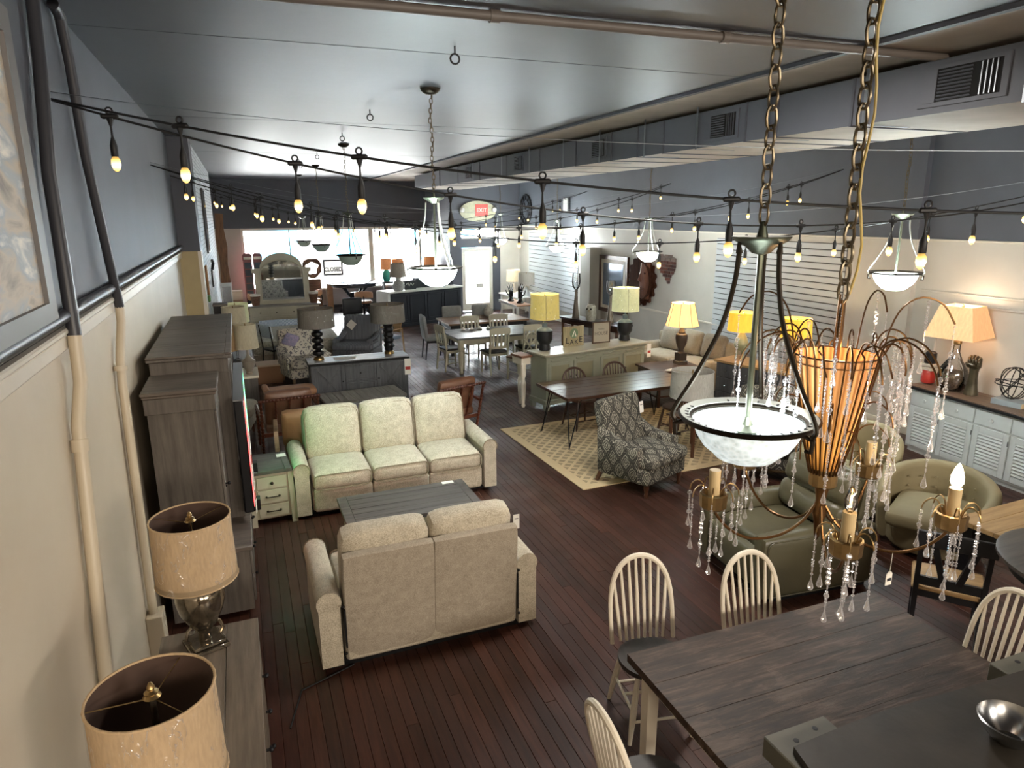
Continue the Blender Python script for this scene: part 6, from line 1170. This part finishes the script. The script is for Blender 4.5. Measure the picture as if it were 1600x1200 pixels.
for i in range(4): P(T('napkin', 'white folded napkin on the slate-topped table, '+('leftmost of four', 'second from the left of four', 'third from the left of four', 'rightmost of four')[i], 'napkin', (4.35+i*0.19, 14.0, 0.761), 30, 'folded napkins on the slate table'), 'cloth', m_paper, B().tube([(0, 0, 0), (0.02, 0.02, 0.07)], [0.06, 0.005], 6))

# sage buffet with lamps and signs
t = T('buffet', 'long sage grey buffet with four panelled doors and cream top', 'buffet', (5.53, 10.42, 0), 10.5); P(t, 'body', m_green, B().b2(-1.07, 1.07, -0.22, 0.24, 0.12, 0.91)); P(t, 'top', plain('cream_gray_top', '#b3ad9c', 0.3), B().b2(-1.13, 1.13, -0.28, 0.28, 0.925, 0.96, 0.01)); P(t, 'cornice', m_green, B().b2(-1.1, 1.1, -0.25, 0.26, 0.89, 0.925, 0.01)); P(t, 'base_moulding', m_green, B().b2(-1.1, 1.1, -0.25, 0.26, 0.1, 0.18, 0.01))
for s in (-1, 1):
    for q in (-1, 1): P(t, 'foot', m_green, B().tube([(s*1.05, q*0.2, 0), (s*1.05, q*0.2, 0.1)], [0.045, 0.065], 4))
for i in range(4):
    x0 = -1.0+i*0.515+(0.03 if i > 1 else -0.03); f = front(t, m_green, 'door', x0, x0+0.46, 0.22, 0.80, -0.22, 0.05, mp=m_greenp); knob(f, m_bronze, (x0+(0.43 if i % 2 == 0 else 0.03), -0.242, 0.55), 0.012)
    P(t, 'hood_moulding', m_green, B().tube([(x0+0.05, -0.235, 0.84), (x0+0.2, -0.24, 0.845), (x0+0.3, -0.24, 0.87), (x0+0.42, -0.235, 0.86)], 0.012, 5))
price_tag(t, (1.12, -0.29, 0.80), (0, 0, 0), 0.09, 0.24, True)
m_tweed = lampshade('mustard_tweed_shade', '#b3a565', 0.36, (1.0, 0.93, 0.62, 1), sc=140); m_tweed2 = lampshade('pale_green_tweed_shade', '#b8b894', 0.42, (0.98, 1.0, 0.82, 1), sc=140); m_blk2 = plain('matte_black_ceramic', '#14161b', 0.5); m_blueg = plain('blue_gray_glaze', '#55636d', 0.4)
for (x, y), s, m in (((4.66, 10.40), 'mustard', m_tweed), ((6.36, 10.66), 'pale green', m_tweed2)):
    t = lamp('table_lamp', 'black faceted pot lamp with %s tweed shade on the sage buffet' % s, (x, y, 0.96), [(0.095, 0), (0.10, 0.02), (0.085, 0.10), (0.13, 0.17), (0.135, 0.19), (0.135, 0.33)], m_blk2, 0.54, 0.94, 0.245, 0.235, m, 32, lit=7, lcol=(1, 0.9, 0.65), film_=True); P(t, 'shoulder', m_blueg, B().lathe([(0.135, 0.33), (0.125, 0.345), (0.06, 0.385), (0.045, 0.39), (0.045, 0.46), (0.012, 0.465), (0.012, 0.7)], n=24)); P(t, 'shade_seam', m_ink, B().tube([(-0.08, -0.233, 0.545), (-0.08, -0.224, 0.935)], 0.003, 4))
t = T('lake_sign', 'wooden sign reading lake with a green emblem on the sage buffet', 'sign', (5.26, 10.5, 0.96), 8)
for i in range(4): P(t, 'plank', wood('pale_sign_wood', '#8d8262', '#aea383', 'z', 12, 0.7), B().b2(-0.21+i*0.105, -0.106+i*0.105, 0, 0.03, 0, 0.345, 0.003))
P(t, 'emblem_disc', plain('sage_emblem', '#6e8468', 0.7), B().lathe([(0, 0), (0.085, 0), (0.085, 0.004), (0, 0.004)], (0, 0, 0.225), 28, Matrix.Rotation(pi/2, 4, 'X'))); P(t, 'emblem_canoes', m_paper, B().tube([(-0.035, -0.006, 0.17), (0, -0.006, 0.26), (0.0, -0.006, 0.27)], [0.012, 0.006, 0.002], 5).tube([(0.035, -0.006, 0.17), (0.01, -0.006, 0.26), (0.004, -0.006, 0.27)], [0.012, 0.006, 0.002], 5))
for ch, x, z, sz in (('L', -0.135, 0.10, 0.15), ('A', -0.045, 0.07, 0.12), ('K', 0.05, 0.07, 0.12), ('E', 0.14, 0.105, 0.15)): text(t, 'letter', ch, m_ink, sz, (x, -0.003, z), (pi/2, 0, 0), 0.002)
t = T('house_sign', 'brown framed print reading house leaning on the sage buffet', 'sign', (5.84, 10.58, 0.96), 3); P(t, 'print', plain('linen_print', '#a59e8e', 0.8), B().b2(-0.165, 0.165, 0.004, 0.016, 0.01, 0.37)); P(t, 'frame', plain('brown_print_frame', '#4e3c2e', 0.5), B().b2(-0.18, 0.18, -0.006, 0.02, 0.36, 0.38).b2(-0.18, 0.18, -0.006, 0.02, 0, 0.02).b2(-0.18, -0.16, -0.006, 0.02, 0.02, 0.36).b2(0.16, 0.18, -0.006, 0.02, 0.02, 0.36)); text(t, 'lettering', 'HOUSE', plain('gray_print_ink', '#5f5c56', 0.8), 0.085, (0, 0.002, 0.17), (pi/2, 0, 0)); P(t, 'faint_script', plain('gray_script_ink', '#7a766c', 0.8), B().tube(smooth([(-0.06+0.008*i, 0.002, 0.25+0.012*sin(i*2.1)) for i in range(16)], 3), 0.0025, 4))
t = T('turned_leg_table', 'narrow white turned-leg table standing at the buffet left end', 'table', (4.24, 10.78, 0), 10.5); P(t, 'top', wood('red_brown_board', '#6b4a3a', '#8d6650', 'y', 6, 0.4), B().b2(-0.12, 0.1, -0.45, -0.1, 0.86, 0.9, 0.005)); P(t, 'apron', m_whitep, B().b2(-0.1, 0.08, -0.42, -0.13, 0.74, 0.86));
for x_, y_ in ((-0.05, -0.39), (0.03, -0.17)): P(t, 'leg', m_whitep, B().lathe([(0.025, 0), (0.036, 0.03), (0.027, 0.06), (0.04, 0.23), (0.048, 0.42), (0.027, 0.5), (0.048, 0.55), (0.048, 0.76)], (x_, y_, 0), 10))

# rug, hairpin table and its chairs
def rug():
    g = N('cream_trellis_rug'); c = g.n('ShaderNodeTexCoord'); p = g.n('ShaderNodeSeparateXYZ'); g.l(c.outputs['Object'], p.inputs[0])
    def fr(a, k, o=0.0): return g.math('ABSOLUTE', g.math('SUBTRACT', g.math('FRACT', g.math('ADD', g.math('MULTIPLY', a, k), 50+o)), 0.5))
    a = g.math('ADD', p.outputs[0], p.outputs[1]); b = g.math('SUBTRACT', p.outputs[0], p.outputs[1]); d = g.math('MINIMUM', fr(a, 6.0), fr(b, 6.0)); f = g.math('GREATER_THAN', d, 0.17)
    ex = g.math('LESS_THAN', g.math('ABSOLUTE', p.outputs[0]), 1.42); ey = g.math('LESS_THAN', g.math('ABSOLUTE', p.outputs[1]), 1.18); f = g.math('MULTIPLY', g.math('MULTIPLY', f, ex), ey)
    t = g.n('ShaderNodeTexNoise', Scale=220); g.l(c.outputs['Object'], t.inputs['Vector']); g.base(g.mix(f, srgb('#cdb68f'), srgb('#9c8a6c'))); g.bump(t.outputs[0], 0.5, 0.004); return g.set(0.95)
solo('rug', rug(), B().b2(-1.55, 1.55, -1.3, 1.3, 0, 0.012, 0.004), 'cream trellis-pattern rug under the hairpin-leg table', 'rug', (5.05, 8.12, 0.001), (0, 0, rad(2.0)))
t = T('hairpin_table', 'walnut dining table on black hairpin legs standing on the rug', 'dining table', (5.02, 8.60, 0), 2); plank_top(t, m_walnut, -1.08, 1.08, -0.5, 0.5, 0.76, 6, 0.045)
for sx in (-1, 1):
    for sy in (-1, 1):
        x, y = sx*0.98, sy*0.42; P(t, 'hairpin_leg', m_black, B().tube([(x-sx*0.02, y-sy*0.16, 0.715), (x+sx*0.03, y+sy*0.02, 0.02), (x+sx*0.045, y+sy*0.035, 0.0135), (x+sx*0.03, y+sy*0.02+0.0, 0.03), (x-sx*0.16, y-sy*0.0, 0.715)], 0.009, 6))
m_wsp = plain('dark_walnut_spindle', '#3f281c', 0.4)
wd = windsor('windsor_chair', 'dark walnut hoop-back chair behind the hairpin table, left one', m_wsp, m_walnut, (4.66, 9.02, 0.013), 4, h=0.86, w=0.46)
dup(wd, (5.42, 9.14, 0.013), -2, 'dark walnut hoop-back chair behind the hairpin table, right one'); dup(wd, (5.72, 8.02, 0.013), 186, 'dark walnut hoop-back chair on the near side of the hairpin table'); dup(wd, (6.25, 8.45, 0.013), 270, 'dark walnut hoop-back chair at the far end of the hairpin table')

# damask chairs, side table lamp
t = armchair('damask_armchair', 'gray damask armchair with white card, nearest the rug corner', m_damask, m_walleg, (4.28, 6.72, 0), 22, 0.80, 0.86, 1.05); price_tag(t, (0.24, 0.18, 0.88), (rad(-8), 0, 0), 0.075, 0.14)
armchair('damask_armchair', 'gray damask armchair farther back behind the bowl pendant', m_damask, m_walleg, (5.98, 6.42, 0), -38, 0.86, 0.86, 1.0)
t = T('side_table', 'small dark side table carrying the gray drum lamp', 'side table', (5.55, 7.42, 0.012), 10); P(t, 'top', m_walnut, B().b2(-0.26, 0.26, -0.26, 0.26, 0.49, 0.52, 0.005)); legs4(t, m_walleg, 0.5, 0.5, 0.49, 0.02, 0.04)
lamp('table_lamp', 'silver lamp with pale gray drum shade behind the bowl pendant', (5.48, 7.40, 0.532), [(0.09, 0), (0.10, 0.02), (0.04, 0.06), (0.03, 0.3)], m_steel, 0.27, 0.62, 0.29, 0.275, lampshade('silver_gray_shade', '#a39f96'), 30, film_=True, bulb=False)

# olive chairs
rc_ = recliner('recliner', 'olive leather recliner seen side-on behind the white windsor chair', m_leath, (4.42, 4.42, 0), -95, 1.0, 1.2)
tub_chair('tub_chair', 'olive tufted tub chair in front of the louvered credenza', m_leatho, (6.02, 4.22, 0), -62, 0.46, 0.76)
t = tub_chair('tub_chair', 'olive high-backed barrel chair behind the leather recliner', m_leatho, (6.0, 5.25, 0), -75, 0.46, 0.92, False)
price_tag(rc_, (0.42, 0.30, 0.66), (0, 0, -1.2), 0.1, 0.14)

# right-hand tables and black chair
dining('dining_table', 'light wood table with black frame at the right edge', m_oak, m_blackp, 1.7, 0.95, (6.12, 3.06, 0), 2, 6, h=0.76)
slat_chair('dining_chair', 'black farmhouse chair with V-slat back and tan seat', m_blackp, m_oak, (4.78, 3.16, 0), 128, style='wedge', w=0.48, h=0.95)
t = T('round_bar_table', 'dark round bar-height table cut by the right frame edge', 'table', (4.92, 2.28, 0)); P(t, 'top', m_darkw, B().lathe([(0, 0.96), (0.56, 0.96), (0.58, 0.98), (0.58, 1.0), (0.56, 1.01), (0, 1.01)], n=40)); P(t, 'pedestal', m_blackp, B().lathe([(0.25, 0), (0.26, 0.04), (0.07, 0.12), (0.055, 0.5), (0.08, 0.96)], n=20)); P(t, 'skirt', m_blackp, B().lathe([(0.48, 0.88), (0.5, 0.88), (0.5, 0.96), (0.48, 0.96)], n=32))

# ---------------------------------------------------------------- near dining table and white windsor chairs
t = T('dining_table', 'large dark rough-sawn dining table beside the counter-height slab table', 'dining table', (2.76, 2.44, 0), -0.5)
def rough_top():
    g = N('rough_sawn_dark_top'); v = g.obj((1.2, 9, 9)); t1 = g.n('ShaderNodeTexNoise', Scale=2.6, Detail=8, Roughness=0.7, Distortion=0.4); g.l(v, t1.inputs['Vector']); t2 = g.n('ShaderNodeTexNoise', Scale=2.2, Detail=3); g.l(g.obj(), t2.inputs['Vector'])
    w = g.n('ShaderNodeTexWave', Scale=38, Distortion=1.5, Detail=2); g.l(g.obj(), w.inputs['Vector']); k = g.math('MULTIPLY', w.outputs['Fac'], g.math('GREATER_THAN', t2.outputs[0], 0.57)); f = g.math('ADD', g.math('ADD', g.math('MULTIPLY', t1.outputs[0], 0.75), g.math('MULTIPLY', t2.outputs[0], 0.25)), g.math('MULTIPLY', k, 0.06))
    g.base(g.ramp(f, [(0.33, srgb('#1a130e')), (0.5, srgb('#3d2f26')), (0.68, srgb('#6b594b'))])); g.bump(f, 0.6, 0.006); return g.set(0.5, 0, 0.35)
plank_top(t, rough_top(), -0.92, 0.92, -0.47, 0.5, 0.76, 7, 0.05, bv=0.0008); legs4(t, m_whitep, 1.84, 1.0, 0.71, 0.04, 0.1)
P(t, 'apron', m_whitep, B().b2(-0.84, 0.84, -0.42, -0.4, 0.6, 0.71).b2(-0.84, 0.84, 0.40, 0.42, 0.6, 0.71).b2(-0.84, -0.82, -0.4, 0.4, 0.6, 0.71).b2(0.82, 0.84, -0.4, 0.4, 0.6, 0.71))
wc = windsor('windsor_chair', 'white hoop-back windsor chair with dark seat at the far left table corner', m_whitep, m_darkseat, (2.21, 3.24, 0), -12, h=1.0, w=0.46)
dup(wc, (2.93, 3.0, 0), -6, 'white hoop-back windsor chair tucked behind the middle of the dark table'); dup(wc, (3.82, 2.28, 0), -92, 'white hoop-back windsor chair at the right end of the dark table'); dup(wc, (1.63, 2.34, 0), 90, 'white hoop-back windsor chair at the near left end of the dark table')
# ---------------------------------------------------------------- counter table at the lower right with the steel bowl
m_lg = plain('gray_green_frame_paint', '#5b594e', 0.55, var=0.08); m_sl = plain('dark_slate_slab', '#2a251e', 0.5, var=0.3, vs=5, bump=0.5, bs=14)
t = T('counter_table', 'counter-height dark slab table on gray frame in the lower right corner', 'table', (0, 0, 0))
P(t, 'slab', m_sl, B().prism([(1.99, 1.845), (2.3, 1.86), (2.54, 1.862), (2.9, 1.84), (3.4, 1.815), (3.75, 1.80), (3.75, 0.95), (1.86, 0.95), (1.96, 1.72)], 0.035, Matrix.Translation((0, 0, 0.965))))
for x0, x1, y0, y1, hs in ((1.945, 2.29, 1.76, 1.975, ((2.06, 1.90), (2.19, 1.925))), (3.36, 3.68, 1.74, 1.95, ((3.5, 1.90),))):
    b = P(t, 'corner_block', m_lg, B().b2(x0, x1, y0, y1, 0.86, 0.963, 0.006))
    for hx, hy in hs: P(b, 'screw_hole', m_ink, B().tube([(hx, hy, 0.96), (hx, hy, 0.9642)], 0.013, 10))
for x, y in ((2.02, 1.82), (3.6, 1.8), (1.98, 1.0), (3.62, 1.0)): P(t, 'leg', m_lg, B().b2(x-0.045, x+0.045, y-0.045, y+0.045, 0, 0.9, 0.004))
P(t, 'side_rail', m_trim, B().b2(1.93, 1.97, 1.02, 1.755, 0.84, 0.95)); P(t, 'rear_rail', m_lg, B().b2(2.3, 3.35, 1.78, 1.82, 0.8, 0.964))
t = T('steel_bowl', 'shiny stainless steel bowl on the dark counter-height slab', 'bowl', (2.865, 1.53, 1.001)); P(t, 'bowl', m_steel, B().lathe([(0.0, 0.0), (0.055, 0.0), (0.09, 0.03), (0.118, 0.075), (0.125, 0.098), (0.130, 0.10), (0.124, 0.103), (0.115, 0.078), (0.087, 0.034), (0.053, 0.005), (0.0, 0.005)], n=40))
solo('floor_cable', m_rubber, B().tube([(0.02, 4.0, 0.006), (0.12, 4.35, 0.006), (0.3, 4.42, 0.006), (0.5, 4.5, 0.006)], 0.006, 6), 'thin black cable on the floor running under the loveseat', 'cable')
